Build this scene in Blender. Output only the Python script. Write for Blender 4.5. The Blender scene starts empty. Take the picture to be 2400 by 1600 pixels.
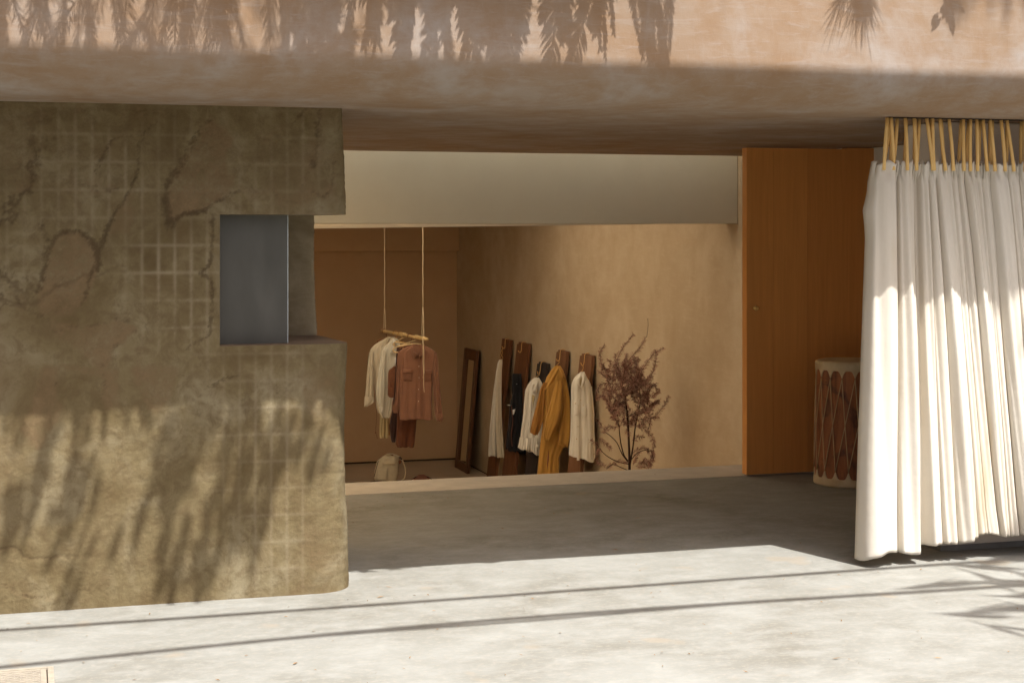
import bpy, bmesh, math, random
import numpy as np
from mathutils import Vector, Matrix

scn = bpy.context.scene
COL = scn.collection
R = math.radians
rng = np.random.default_rng(7)
random.seed(7)

# ------------------------------------------------------------------ camera
PSI = 0.292781                                # the view is turned 16.8 degrees to the right
S_, C_ = math.sin(PSI), math.cos(PSI)
FPX, CXP, HZ, EYE = 3800.0, 1200.0, 531.0, 1.7
cam_d = bpy.data.cameras.new('camera')
cam = bpy.data.objects.new('camera', cam_d); COL.objects.link(cam)
cam.location = (0, 0, EYE); cam.rotation_euler = (R(90), 0, -PSI)
cam_d.sensor_width = 36; cam_d.lens = 57.0
cam_d.shift_y = -(800 - HZ) / 2400
cam_d.clip_start = 0.05; cam_d.clip_end = 2000
scn.camera = cam

# ------------------------------------------------------------------ light
SUN = Vector((0.159, -0.438, 0.8846)).normalized()       # towards the sun
wd = bpy.data.worlds.new('World'); scn.world = wd; wd.use_nodes = True
wn = wd.node_tree; wn.nodes.clear()
wo = wn.nodes.new('ShaderNodeOutputWorld'); wb = wn.nodes.new('ShaderNodeBackground')
sk = wn.nodes.new('ShaderNodeTexSky'); sk.sky_type = 'NISHITA'; sk.sun_disc = False
sk.sun_elevation = math.asin(SUN.z); sk.sun_rotation = math.atan2(SUN.x, SUN.y)
sk.air_density = 0.4; sk.dust_density = 7.0; sk.ozone_density = 0.3
wb.inputs[1].default_value = 0.095
wn.links.new(sk.outputs[0], wb.inputs[0]); wn.links.new(wb.outputs[0], wo.inputs[0])
sun_d = bpy.data.lights.new('sun', 'SUN'); sun_d.energy = 4.2; sun_d.angle = R(0.53)
sun_d.color = (1.0, 0.97, 0.925)
sun = bpy.data.objects.new('sun', sun_d); COL.objects.link(sun)
sun.rotation_euler = SUN.to_track_quat('Z', 'Y').to_euler(); sun.location = (4, -8, 20)
vs = scn.view_settings
scn.display_settings.display_device = 'sRGB'
vs.view_transform = 'Standard'; vs.look = 'None'; vs.gamma = 1.0; vs.exposure = 1.08
try: vs.use_curve_mapping = False
except Exception: pass
cy = scn.cycles
cy.max_bounces = 10; cy.diffuse_bounces = 8; cy.glossy_bounces = 4; cy.transmission_bounces = 6
cy.caustics_reflective = False; cy.caustics_refractive = False
cy.use_denoising = True
try: cy.denoising_input_passes = 'RGB_ALBEDO_NORMAL'; cy.denoising_prefilter = 'ACCURATE'
except Exception: pass
try: cy.denoiser = 'OPENIMAGEDENOISE'
except Exception: pass
cy.sample_clamp_indirect = 6.0

# ------------------------------------------------------------------ photo pixel (2400 wide) -> point in the place
def ray(u, v):
    a = (u - CXP) / FPX; b = (HZ - v) / FPX
    return a * C_ + S_, C_ - a * S_, b
def on_y(u, v, Y):
    d = ray(u, v); t = Y / d[1]; return Vector((d[0] * t, Y, EYE + d[2] * t))
def on_z(u, v, z=0.0):
    d = ray(u, v); t = (z - EYE) / d[2]; return Vector((d[0] * t, d[1] * t, z))
def at_d(u, v, D):                              # at distance D along the view axis
    d = ray(u, v); return Vector((d[0] * D, d[1] * D, EYE + d[2] * D))
LAT = Vector((C_, -S_, 0)); DEP = Vector((S_, C_, 0)); UP = Vector((0, 0, 1))

# ------------------------------------------------------------------ object helpers
WL = {}
def thing(name, label, cat, loc=(0, 0, 0), group=None):
    o = bpy.data.objects.new(name, None); COL.objects.link(o)
    o.empty_display_size = 0.1
    o.location = loc; WL[o.name] = Vector(loc)
    o['label'] = label; o['category'] = cat
    if group: o['group'] = group
    return o
def tag(o, label, cat, group=None):
    o['label'] = label; o['category'] = cat
    if group: o['group'] = group
    return o
def mk(name, V, F, mat, parent=None, smooth=False, origin=None, uv=None):
    """mesh object from world-space vertices; parent given as its thing or part"""
    V = np.asarray(V, dtype=np.float64).reshape(-1, 3)
    if parent is not None:
        off = np.array(WL[parent.name])
    else:
        off = np.array(origin if origin is not None else (0, 0, 0), dtype=float)
    me = bpy.data.meshes.new(name)
    if isinstance(F, np.ndarray) and F.ndim == 2:
        n, k = F.shape
        me.vertices.add(len(V)); me.vertices.foreach_set('co', (V - off).astype(np.float32).ravel())
        me.loops.add(n * k); me.loops.foreach_set('vertex_index', F.astype(np.int32).ravel())
        me.polygons.add(n); me.polygons.foreach_set('loop_start', np.arange(0, n * k, k, dtype=np.int32))
        me.polygons.foreach_set('loop_total', np.full(n, k, dtype=np.int32))
        me.update(calc_edges=True)
    else:
        me.from_pydata((V - off).tolist(), [], [list(map(int, f)) for f in F])
    if smooth:
        me.polygons.foreach_set('use_smooth', np.ones(len(me.polygons), dtype=bool))
    me.materials.append(mat)
    me.update()
    o = bpy.data.objects.new(name, me); COL.objects.link(o)
    if parent is not None:
        o.parent = parent; WL[o.name] = WL[parent.name]
    else:
        o.location = off.tolist(); WL[o.name] = Vector(off.tolist())
    return o
def struct(o): o['kind'] = 'structure'; return o

class MB:
    def __init__(s): s.V = []; s.F = []
    def add(s, V, F):
        b = len(s.V); s.V += [tuple(map(float, v)) for v in V]; s.F += [[i + b for i in f] for f in F]; return s
    def box(s, x0, x1, y0, y1, z0, z1):
        V = [(x0,y0,z0),(x1,y0,z0),(x1,y1,z0),(x0,y1,z0),(x0,y0,z1),(x1,y0,z1),(x1,y1,z1),(x0,y1,z1)]
        return s.add(V, [(0,3,2,1),(4,5,6,7),(0,1,5,4),(1,2,6,5),(2,3,7,6),(3,0,4,7)])
    def prism(s, c, ax, ay, az):                # box by centre and three half-axes
        c, ax, ay, az = map(Vector, (c, ax, ay, az))
        V = [c+sx*ax+sy*ay+sz*az for sz in (-1,1) for sy in (-1,1) for sx in (-1,1)]
        return s.add(V, [(0,2,3,1),(4,5,7,6),(0,1,5,4),(1,3,7,5),(3,2,6,7),(2,0,4,6)])
    def tube(s, pts, r, n=8, cap=True):
        pts = [Vector(p) for p in pts]; m = len(pts)
        rs = r if isinstance(r, (list, tuple)) else [r] * m
        t0 = (pts[1] - pts[0]).normalized()
        a = t0.orthogonal().normalized(); V = []
        for i, p in enumerate(pts):
            t = (pts[min(i+1, m-1)] - pts[max(i-1, 0)]).normalized()
            a = (a - t * a.dot(t)).normalized(); b = t.cross(a)
            for k in range(n):
                w = 2 * math.pi * k / n
                V.append(p + rs[i] * (math.cos(w) * a + math.sin(w) * b))
        F = [(i*n+k, i*n+(k+1)%n, (i+1)*n+(k+1)%n, (i+1)*n+k) for i in range(m-1) for k in range(n)]
        if cap: F += [tuple(range(n-1, -1, -1)), tuple(range((m-1)*n, m*n))]
        return s.add(V, F)
    def lathe(s, prof, c=(0,0,0), n=32):
        V = []; m = len(prof)
        for r, z in prof:
            for k in range(n):
                w = 2*math.pi*k/n; V.append((c[0]+r*math.cos(w), c[1]+r*math.sin(w), c[2]+z))
        F = [(i*n+k, i*n+(k+1)%n, (i+1)*n+(k+1)%n, (i+1)*n+k) for i in range(m-1) for k in range(n)]
        return s.add(V, F)
    def build(s, name, mat, parent=None, smooth=False, origin=None, bevel=0, seg=2):
        o = mk(name, s.V, s.F, mat, parent, smooth, origin)
        if bevel:
            bm = bmesh.new(); bm.from_mesh(o.data)
            bmesh.ops.bevel(bm, geom=list(bm.edges), offset=bevel, segments=seg, affect='EDGES', profile=0.6)
            bm.to_mesh(o.data); bm.free()
        return o
def grid_faces(nr, nc, wrap=False):
    i, j = np.meshgrid(np.arange(nr-1), np.arange(nc if wrap else nc-1), indexing='ij')
    a = i*nc + j; b = i*nc + (j+1) % nc; c = (i+1)*nc + (j+1) % nc; d = (i+1)*nc + j
    return np.stack([a, b, c, d], -1).reshape(-1, 4)

# ------------------------------------------------------------------ material helpers
class G:
    def __init__(s, name, rough=0.8, spec=0.3):
        s.m = bpy.data.materials.new(name); s.m.use_nodes = True; s.t = s.m.node_tree; s.t.nodes.clear()
        s.out = s.t.nodes.new('ShaderNodeOutputMaterial'); s.b = s.t.nodes.new('ShaderNodeBsdfPrincipled')
        s.t.links.new(s.b.outputs[0], s.out.inputs[0])
        s.b.inputs['Roughness'].default_value = rough; s.b.inputs['Specular IOR Level'].default_value = spec
        s.tc = s.t.nodes.new('ShaderNodeTexCoord')
    def put(s, sock, v):
        if hasattr(v, 'is_output'): s.t.links.new(v, sock)
        elif isinstance(v, (tuple, list)) and sock.type == 'RGBA' and len(v) == 3: sock.default_value = (*v, 1)
        else: sock.default_value = v
    def map(s, scale=(1,1,1), loc=(0,0,0), rot=(0,0,0)):
        n = s.t.nodes.new('ShaderNodeMapping'); s.t.links.new(s.tc.outputs['Object'], n.inputs[0])
        n.inputs['Scale'].default_value = scale; n.inputs['Location'].default_value = loc; n.inputs['Rotation'].default_value = rot
        return n.outputs[0]
    def noise(s, scale, detail=4, rough=0.55, vec=None, dist=0.0):
        n = s.t.nodes.new('ShaderNodeTexNoise'); s.put(n.inputs['Vector'], vec if vec is not None else s.tc.outputs['Object'])
        n.inputs['Scale'].default_value = scale; n.inputs['Detail'].default_value = detail
        n.inputs['Roughness'].default_value = rough; n.inputs['Distortion'].default_value = dist
        return n.outputs[0]
    def voro(s, scale, vec=None, feat='F1', rand=1.0):
        n = s.t.nodes.new('ShaderNodeTexVoronoi'); n.feature = feat
        s.put(n.inputs['Vector'], vec if vec is not None else s.tc.outputs['Object'])
        n.inputs['Scale'].default_value = scale; n.inputs['Randomness'].default_value = rand
        return n.outputs[0]
    def ramp(s, f, stops):
        n = s.t.nodes.new('ShaderNodeValToRGB'); s.put(n.inputs[0], f); e = n.color_ramp.elements
        while len(e) < len(stops): e.new(0.5)
        for k, (p, c) in enumerate(stops):
            e[k].position = p; e[k].color = (c, c, c, 1) if isinstance(c, (int, float)) else (*c, 1)
        return n.outputs[0]
    def mix(s, f, a, b, blend='MIX'):
        n = s.t.nodes.new('ShaderNodeMix'); n.data_type = 'RGBA'; n.blend_type = blend
        s.put(n.inputs[0], f); s.put(n.inputs[6], a); s.put(n.inputs[7], b); return n.outputs[2]
    def ma(s, op, a, b=0.0, clamp=False):
        n = s.t.nodes.new('ShaderNodeMath'); n.operation = op; n.use_clamp = clamp
        s.put(n.inputs[0], a); s.put(n.inputs[1], b); return n.outputs[0]
    def attr(s, name):
        n = s.t.nodes.new('ShaderNodeAttribute'); n.attribute_name = name; return n
    def bump(s, h, strength=0.3, dist=0.01, prev=None):
        n = s.t.nodes.new('ShaderNodeBump'); n.inputs['Strength'].default_value = strength; n.inputs['Distance'].default_value = dist
        s.put(n.inputs['Height'], h)
        if prev is not None: s.t.links.new(prev, n.inputs['Normal'])
        return n.outputs[0]
    def done(s, color=None, normal=None, rough=None):
        if color is not None: s.put(s.b.inputs['Base Color'], color)
        if normal is not None: s.t.links.new(normal, s.b.inputs['Normal'])
        if rough is not None: s.put(s.b.inputs['Roughness'], rough)
        return s.m

M = {}
def plain(name, col, rough=0.7, spec=0.3, metal=0.0, vary=0.12, scale=18, bump=0.0, bscale=120):
    g = G(name, rough, spec); g.b.inputs['Metallic'].default_value = metal
    n = g.noise(scale, 5, 0.6)
    dk = tuple(c*(1-vary) for c in col); lt = tuple(min(1, c*(1+vary)) for c in col)
    c = g.ramp(n, [(0.3, dk), (0.7, lt)])
    nb = g.bump(g.noise(bscale, 3, 0.6), bump, 0.004) if bump else None
    M[name] = g.done(c, nb); return M[name]

def cloth(name, col, weave=900, vary=0.10, streak=0.0, trans=0.0, col2=None):
    g = G(name, 0.92, 0.15)
    n = g.noise(7, 4, 0.6); n2 = g.noise(60, 4, 0.65)
    dk = col2 or tuple(c*(1-vary*1.6) for c in col)
    c = g.ramp(n, [(0.32, dk), (0.62, col)])
    c = g.mix(g.ramp(n2, [(0.35, 0.0), (0.75, 0.35)]), c, tuple(c_*(1-vary*2) for c_ in col))
    if streak:
        st = g.noise(1.0, 2, 0.5, g.map((130, 130, 1.2)))
        c = g.mix(g.ramp(st, [(0.42, 0.0), (0.62, streak)]), c, tuple(c_*0.62 for c_ in col))
    wv = g.noise(weave, 2, 0.7); cr = g.noise(34, 4, 0.6, g.map((1.6, 1.6, .6)))
    nb = g.bump(wv, 0.25, 0.0012, g.bump(cr, 0.35, 0.006))
    g.b.inputs['Sheen Weight'].default_value = 0.15
    g.done(c, nb)
    if trans:
        tr = g.t.nodes.new('ShaderNodeBsdfTranslucent'); mx = g.t.nodes.new('ShaderNodeMixShader')
        g.put(tr.inputs[0], c); mx.inputs[0].default_value = trans
        g.t.links.new(g.b.outputs[0], mx.inputs[1]); g.t.links.new(tr.outputs[0], mx.inputs[2])
        g.t.links.new(mx.outputs[0], g.out.inputs[0])
    M[name] = g.m; return g.m

def wood(name, light, dark, scale=1.0, grain=(60, 60, 2.0), rough=0.55, spec=0.35):
    g = G(name, rough, spec)
    v = g.map(grain)
    a = g.noise(scale, 6, 0.62, v, 0.6); b = g.noise(scale*3.1, 4, 0.6, g.map((grain[0]*2.2, grain[1]*2.2, grain[2]*1.4)))
    big = g.noise(1.3, 3, 0.5, g.map((2.2, 2.2, 0.5)))
    c = g.ramp(a, [(0.28, dark), (0.55, light), (0.8, tuple(x*1.12 for x in light))])
    c = g.mix(g.ramp(b, [(0.45, 0.0), (0.72, 0.35)]), c, dark)
    c = g.mix(g.ramp(big, [(0.35, 0.4), (0.65, 0.0)]), c, tuple(0.6*l+0.4*d for l, d in zip(light, dark)))
    nb = g.bump(a, 0.12, 0.002)
    M[name] = g.done(c, nb); return g.m

def stucco(name, base, light, dark, s1=2.2, bumpd=0.006, bstr=0.5, stroke=0.5, dot=0.0):
    """trowelled plaster: cloudy tone, short trowel strokes, grain"""
    g = G(name, 0.9, 0.2)
    a = g.noise(s1, 6, 0.6, None, 0.4); b = g.noise(s1*4.5, 6, 0.65, g.map((1, 1, 1), (3, 1, 5)))
    st = g.noise(7, 5, 0.7, g.map((0.8, 0.8, 5.0), (0, 0, 0), (0, R(18), 0)), 0.8)
    st2 = g.noise(7, 5, 0.7, g.map((5.0, 5.0, 0.9), (2, 3, 4), (0, R(-14), 0)), 0.8)
    c = g.ramp(a, [(0.30, dark), (0.50, base), (0.70, light)])
    c = g.mix(g.ramp(b, [(0.42, 0.0), (0.68, 0.55)]), c, dark)
    c = g.mix(g.ma('MULTIPLY', g.ramp(st, [(0.52, 0.0), (0.66, 1.0)]), stroke), c, light)
    c = g.mix(g.ma('MULTIPLY', g.ramp(st2, [(0.55, 0.0), (0.7, 1.0)]), stroke*0.5), c, light)
    if dot:
        c = g.mix(g.ma('MULTIPLY', g.ramp(g.noise(60, 2, 0.5), [(0.68, 0.0), (0.74, 1.0)]), dot), c, tuple(x*0.45 for x in dark))
    h = g.ma('ADD', g.ma('MULTIPLY', st, 0.6), g.ma('MULTIPLY', st2, 0.4))
    nb = g.bump(g.noise(170, 4, 0.7), bstr*0.5, 0.0025, g.bump(h, bstr, bumpd, g.bump(g.noise(5, 3, 0.5), bstr*0.6, 0.02)))
    M[name] = g.done(c, nb); return g.m

stucco('pink_stucco', (0.280, 0.206, 0.147), (0.330, 0.287, 0.254), (0.243, 0.150, 0.083), 2.0, 0.004, 0.30, 0.32)
stucco('limewash_wall', (0.43, 0.335, 0.222), (0.48, 0.385, 0.265), (0.37, 0.278, 0.172), 1.1, 0.003, 0.25, 0.35)
stucco('brown_wall', (0.50, 0.34, 0.20), (0.52, 0.36, 0.215), (0.47, 0.315, 0.18), 0.9, 0.002, 0.15, 0.1)
stucco('pale_plaster', (0.76, 0.735, 0.65), (0.79, 0.765, 0.68), (0.73, 0.70, 0.61), 1.2, 0.002, 0.15, 0.12)
stucco('pier_plaster', (0.66, 0.59, 0.52), (0.70, 0.63, 0.56), (0.60, 0.53, 0.46), 2.0, 0.003, 0.25, 0.2)
stucco('trim_paint', (0.68, 0.60, 0.48), (0.70, 0.62, 0.5), (0.64, 0.56, 0.45), 1.2, 0.001, 0.1, 0.1)

def make_concrete():
    g = G('concrete', 0.75, 0.3)
    a = g.noise(1.4, 7, 0.62, None, 0.5); b = g.noise(6, 8, 0.72, g.map((0.8, 1.2, 1)), 0.15); f = g.noise(40, 6, 0.75, g.map((0.8, 1.1, 1)), 0.1)
    c = g.ramp(a, [(0.30, (0.155, 0.149, 0.125)), (0.5, (0.205, 0.205, 0.185)), (0.70, (0.245, 0.248, 0.230))])
    c = g.mix(g.ramp(b, [(0.46, 0.0), (0.70, 0.55)]), c, (0.315, 0.319, 0.30))
    c = g.mix(g.ramp(f, [(0.50, 0.0), (0.70, 0.5)]), c, (0.33, 0.30, 0.25))
    sp = g.ramp(g.noise(3.2, 2, 0.5, g.map((1, 1, 1), (7, 2, 0))), [(0.66, 0.0), (0.72, 0.5)])
    c = g.mix(sp, c, (0.27, 0.23, 0.175))
    spk = g.ramp(g.noise(120, 2, 0.5), [(0.70, 0.0), (0.75, 0.7)])
    c = g.mix(spk, c, (0.22, 0.17, 0.11))
    tro = g.noise(30, 4, 0.7, g.map((0.25, 1.6, 1), (0, 0, 0), (0, 0, R(20))), 1.0)
    nb = g.bump(g.noise(200, 4, 0.7), 0.35, 0.002, g.bump(tro, 0.22, 0.003))
    M['concrete'] = g.done(c, nb)
make_concrete()
plain('threshold_concrete', (0.46, 0.42, 0.36), 0.7, 0.3, 0, 0.12, 6, 0.2)
plain('room_floor', (0.46, 0.37, 0.265), 0.6, 0.3, 0, 0.08, 2.5, 0.1)
plain('road_concrete', (0.12, 0.112, 0.10), 0.85, 0.2, 0, 0.15, 3, 0.3, 120)
plain('earth', (0.16, 0.13, 0.09), 0.95, 0.1, 0, 0.3, 4, 0.3)
plain('dark_gap', (0.05, 0.035, 0.025), 0.9, 0.1)
plain('grey_gap', (0.20, 0.19, 0.175), 0.9, 0.1)
plain('roofing', (0.30, 0.27, 0.24), 0.9, 0.1)

# ------------------------------------------------------------------ key dimensions of the place
YW, ZS = 7.46, 2.25                 # face of the stucco wall, height of the soffit
YF, RB = 6.70, 0.27                 # face of the upper storey, radius of its rounded edge
XR, YB, ZR = 5.53, 20.88, -1.40     # right wall, back wall and floor of the sunken room
YE = 10.61                          # edge of the upper floor
XL = -1.6

# ------------------------------------------------------------------ ground
struct(mk('ground', [(-80,-60,-0.13),(80,-60,-0.13),(80,10,-0.13),(-80,10,-0.13),(-80,21.1,-0.13),(80,21.1,-0.13),(-80,90,-0.13),(80,90,-0.13),
                     (XL-.2,10,-0.13),(XL-.2,21.1,-0.13),(XR+.3,10,-0.13),(XR+.3,21.1,-0.13)],
          [(0,1,2,10,8,3),(3,8,9,4),(10,2,5,11),(4,9,11,5,7,6)], M['earth']))
struct(MB().box(-60, 60, -6.2, 1.2, -0.126, -0.12).build('road', M['road_concrete']))
struct(MB().box(-60, 60, 1.2, 1.35, -0.13, 0.0).build('kerb', M['threshold_concrete'], bevel=0.01))
struct(MB().box(-60, 60, 1.353, YE-0.475, -0.12, 0.0).build('pavement', M['concrete']))
struct(MB().box(-60, XL-.21, YE-.472, 24, -0.12, 0.0).build('bounce_yard', M['concrete']))  # unseen paved ground, added to bounce sunlight into the passage
struct(MB().box(XL-.2, XR+0.2, YE-0.47, YE, -0.2, 0.002).build('threshold', M['threshold_concrete'], bevel=0.004))
struct(MB().box(XL-.2, XR+.2, YE+0.001, YB+.2, ZR-0.1, ZR).build('room_floor', M['room_floor']))

# ------------------------------------------------------------------ the sunken room
b = thing('retaining_wall', 'plaster riser below the edge of the entrance floor', 'wall', (2, YE, ZR))
MB().box(XL, XR, YE-0.45, YE-0.012, ZR, -0.2).build('riser', M['limewash_wall'], b)
w = thing('back_wall', 'dim brown plaster wall at the far end of the sunken room', 'wall', (2, YB, ZR))
MB().box(XL, XR, YB, YB+0.2, ZR+0.025, ZS).build('wall_face', M['brown_wall'], w)
MB().box(XL, XR, YB+0.02, YB+0.19, ZR+.001, ZR+0.024).build('shadow_gap', M['dark_gap'], w)
MB().box(XL, XR-0.003, YB-0.14, YB-0.002, 1.375, ZS).build('bulkhead', M['brown_wall'], w, bevel=0.01)
w = thing('right_wall', 'limewashed beige side wall behind the leaning planks and the dried plant', 'wall', (XR, 15, ZR))
MB().box(XR, XR+0.2, YE+0.002, YB+0.2, ZR+0.025, ZS+.2).build('wall_face', M['limewash_wall'], w)
MB().box(XR+0.02, XR+0.19, YE+0.002, YB-0.002, ZR+.001, ZR+0.024).build('shadow_gap', M['dark_gap'], w)
w = thing('recess_wall', 'pale plaster return between the wooden door and the curtain', 'wall', (XR, 9, 0))
XQ = 5.69
MB().box(XQ, XQ+0.2, 7.80, 10.19, 0.004, ZS).build('wall_face', M['pale_plaster'], w); MB().box(XR, XR+0.2, 10.192, YE, 0.004, ZS).build('wall_return', M['pale_plaster'], w)
stucco('white_wall', (0.70, 0.64, 0.52), (0.74, 0.68, 0.56), (0.66, 0.60, 0.48), 1.2, 0.002, 0.15, 0.12)
w = thing('left_wall', 'plaster side wall closing the left of the room', 'wall', (XL, 15, ZR))
MB().box(XL-0.2, XL, 12.15, YB+0.2, ZR, ZS+.2).build('wall_face', M['white_wall'], w)
# roof of the room; its long skylight is unseen, added to light the room
rf = thing('room_roof', 'flat plaster ceiling slab over the sunken room with unseen added skylights', 'roof', (2, 16, ZS))
SK = (-0.6, 5.0, 12.5, 16.6)
mb = MB()
mb.box(XL-.2, XR+.2, 12.31, SK[2], ZS, ZS+.15); mb.box(XL-.2, XR+.2, SK[3], YB+.2, ZS, ZS+.15)
mb.box(XL-.2, SK[0], SK[2], SK[3], ZS, ZS+.15); mb.box(SK[1], XR+.2, SK[2], SK[3], ZS, ZS+.15)
mb.build('slab', M['limewash_wall'], rf)
g = G('fill_milk_glass', 0.3, 0.3); tr = g.t.nodes.new('ShaderNodeBsdfTranslucent'); tr.inputs[0].default_value = (0.78, 0.72, 0.62, 1)
g.t.links.new(tr.outputs[0], g.out.inputs[0]); M['fill_milk_glass'] = g.m
MB().box(SK[0]-.05, SK[1]+.05, SK[2]-.05, SK[3]+.05, ZS+.152, ZS+.158).build('added_skylight_pane', M['fill_milk_glass'], rf)
g = G('fill_strip_glass', 0.3, 0.3); tr = g.t.nodes.new('ShaderNodeBsdfTranslucent'); tr.inputs[0].default_value = (0.86, 0.84, 0.78, 1)
g.t.links.new(tr.outputs[0], g.out.inputs[0]); M['fill_strip_glass'] = g.m
MB().box(XL-.2, XR+.2, 11.45, 11.598, ZS+.216, ZS+.69).build('added_shaft_wall', M['white_wall'], rf); MB().box(XR+.002, XR+.2, 11.6, 12.3, ZS+.21, ZS+.69).build('added_shaft_wall', M['white_wall'], rf); MB().box(XL-.2, XL-.002, 11.6, 12.3, ZS+.21, ZS+.69).build('added_shaft_wall', M['white_wall'], rf)  # added shaft walls that even out the light falling on the beam
MB().box(XL-.2, XR+.2, 11.45, 12.32, ZS+.692, ZS+.698).build('added_strip_skylight', M['fill_strip_glass'], rf)  # unseen diffusing strip, added to wash the beam and threshold with light

stucco('beam_plaster', (0.56, 0.54, 0.46), (0.58, 0.56, 0.48), (0.54, 0.515, 0.435), 1.2, 0.002, 0.15, 0.12)
# pale beam across the opening (its face runs slightly towards us on the right)
bm_ = thing('beam', 'pale plaster beam spanning the opening below the dark soffit', 'beam', (3, 11.6, 1.72))
def skew_box(x0, x1, ya0, ya1, th, z00, z01, z1):
    V = [(x0,ya0,z00),(x1,ya1,z01),(x1,ya1+th,z01),(x0,ya0+th,z00),(x0,ya0,z1),(x1,ya1,z1),(x1,ya1+th,z1),(x0,ya0+th,z1)]
    return MB().add(V, [(0,3,2,1),(4,5,6,7),(0,1,5,4),(1,2,6,5),(2,3,7,6),(3,0,4,7)])
skew_box(XL, XR-.002, 12.06, 12.02, 0.24, 1.722, 1.722, ZS+.69).build('beam_face', M['beam_plaster'], bm_, bevel=0.006)
def wedge(x0, x1, y, th, zb0, zb1, zt0, zt1):
    V = [(x0,y,zb0),(x1,y,zb1),(x1,y+th,zb1),(x0,y+th,zb0),(x0,y,zt0),(x1,y,zt1),(x1,y+th,zt1),(x0,y+th,zt0)]
    return MB().add(V, [(0,3,2,1),(4,5,6,7),(0,1,5,4),(1,2,6,5),(2,3,7,6),(3,0,4,7)])
wedge(XL, 4.8, 12.035, 0.16, 1.683, 1.7195, 1.7205, 1.7207).build('trim', M['trim_paint'], bm_)
wedge(XL, 4.8, 12.015, 0.16, 1.640, 1.7178, 1.682, 1.7192).build('trim', M['trim_paint'], bm_)

g = G('fill_amber_glass', 0.3, 0.3); tr = g.t.nodes.new('ShaderNodeBsdfTranslucent'); tr.inputs[0].default_value = (0.95, 0.80, 0.57, 1)  # pane of the added light well, tinted to warm the entrance light
g.t.links.new(tr.outputs[0], g.out.inputs[0]); M['fill_amber_glass'] = g.m
# ------------------------------------------------------------------ upper storey with the rounded lower edge
up = thing('upper_storey', 'pink stucco upper storey with a rounded lower edge and dappled leaf shadow', 'building', (3, YF, ZS))
RY, RZ = 0.40, 0.20; YC = YF + RY; ZC = ZS + RZ
prof = [(YF, 3.3), (YF, 3.1), (YF, 2.9)] + [(YC - RY*math.cos(a), ZC - RZ*math.sin(a)) for a in np.linspace(0, math.pi/2, 26)]
prof += [(7.3, ZS), (8.0, ZS), (8.75, ZS)]
xs = np.linspace(-2.2, 11, 133)
def wav(x, k): return 0.006*math.sin(x*1.7+k)+0.004*math.sin(x*4.1+2*k)
V = []
for (y, z) in prof:
    for x in xs:
        e = wav(x, z*2) * (1.0 if z > ZS+1e-6 else 0.0)
        V.append((x, y + e*0.7, z))
o = mk('stucco_face', V, grid_faces(len(prof), len(xs)), M['pink_stucco'], up, smooth=True)
mb = MB(); mb.add([(-2.2,YF,3.3),(11,YF,3.3),(11,8.75,3.3),(-2.2,8.75,3.3)], [(0,1,2,3)])
mb.add([(-2.2,8.75,ZS),(11,8.75,ZS),(11,8.75,3.3),(-2.2,8.75,3.3)], [(0,1,2,3)])
mb.add([(11,YF,ZC),(11,8.75,ZS),(11,8.75,3.3),(11,YF,3.3)], [(0,1,2,3)]); mb.add([(-2.2,YF,ZC),(-2.2,8.75,ZS),(-2.2,8.75,3.3),(-2.2,YF,3.3)], [(0,1,2,3)])
mb.build('roof', M['roofing'], up)
# the soffit runs on behind it; an unseen light well is added over the hidden passage to brighten the entrance
xa, xb_ = 0.187*8.751-.03, 0.187*11.6-.03
mk('soffit', [(xa,8.751,ZS),(11,8.751,ZS),(11,11.6,ZS),(xb_,11.6,ZS)], [(0,3,2,1)], M['pink_stucco'], up)
MB().add([(xa,8.76,ZS+.004),(11,8.76,ZS+.004),(11,11.599,ZS+.004),(xb_,11.599,ZS+.004),(xa,8.76,ZS+.2),(11,8.76,ZS+.2),(11,11.599,ZS+.2),(xb_,11.599,ZS+.2)],
         [(0,3,2,1),(4,5,6,7),(0,1,5,4),(1,2,6,5),(2,3,7,6),(3,0,4,7)]).build('roof_slab', M['roofing'], up)
MB().box(-2.2, 2.2, 11.0, 11.49, ZS+.19, ZS+.215).build('well_light_stop', M['roofing'], up)  # added opaque cover that keeps well light off the left of the beam
MB().box(-2.2, 2.2, 8.752, 10.998, ZS+.202, ZS+.208).build('added_well_glass', M['fill_amber_glass'], up)

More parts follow.
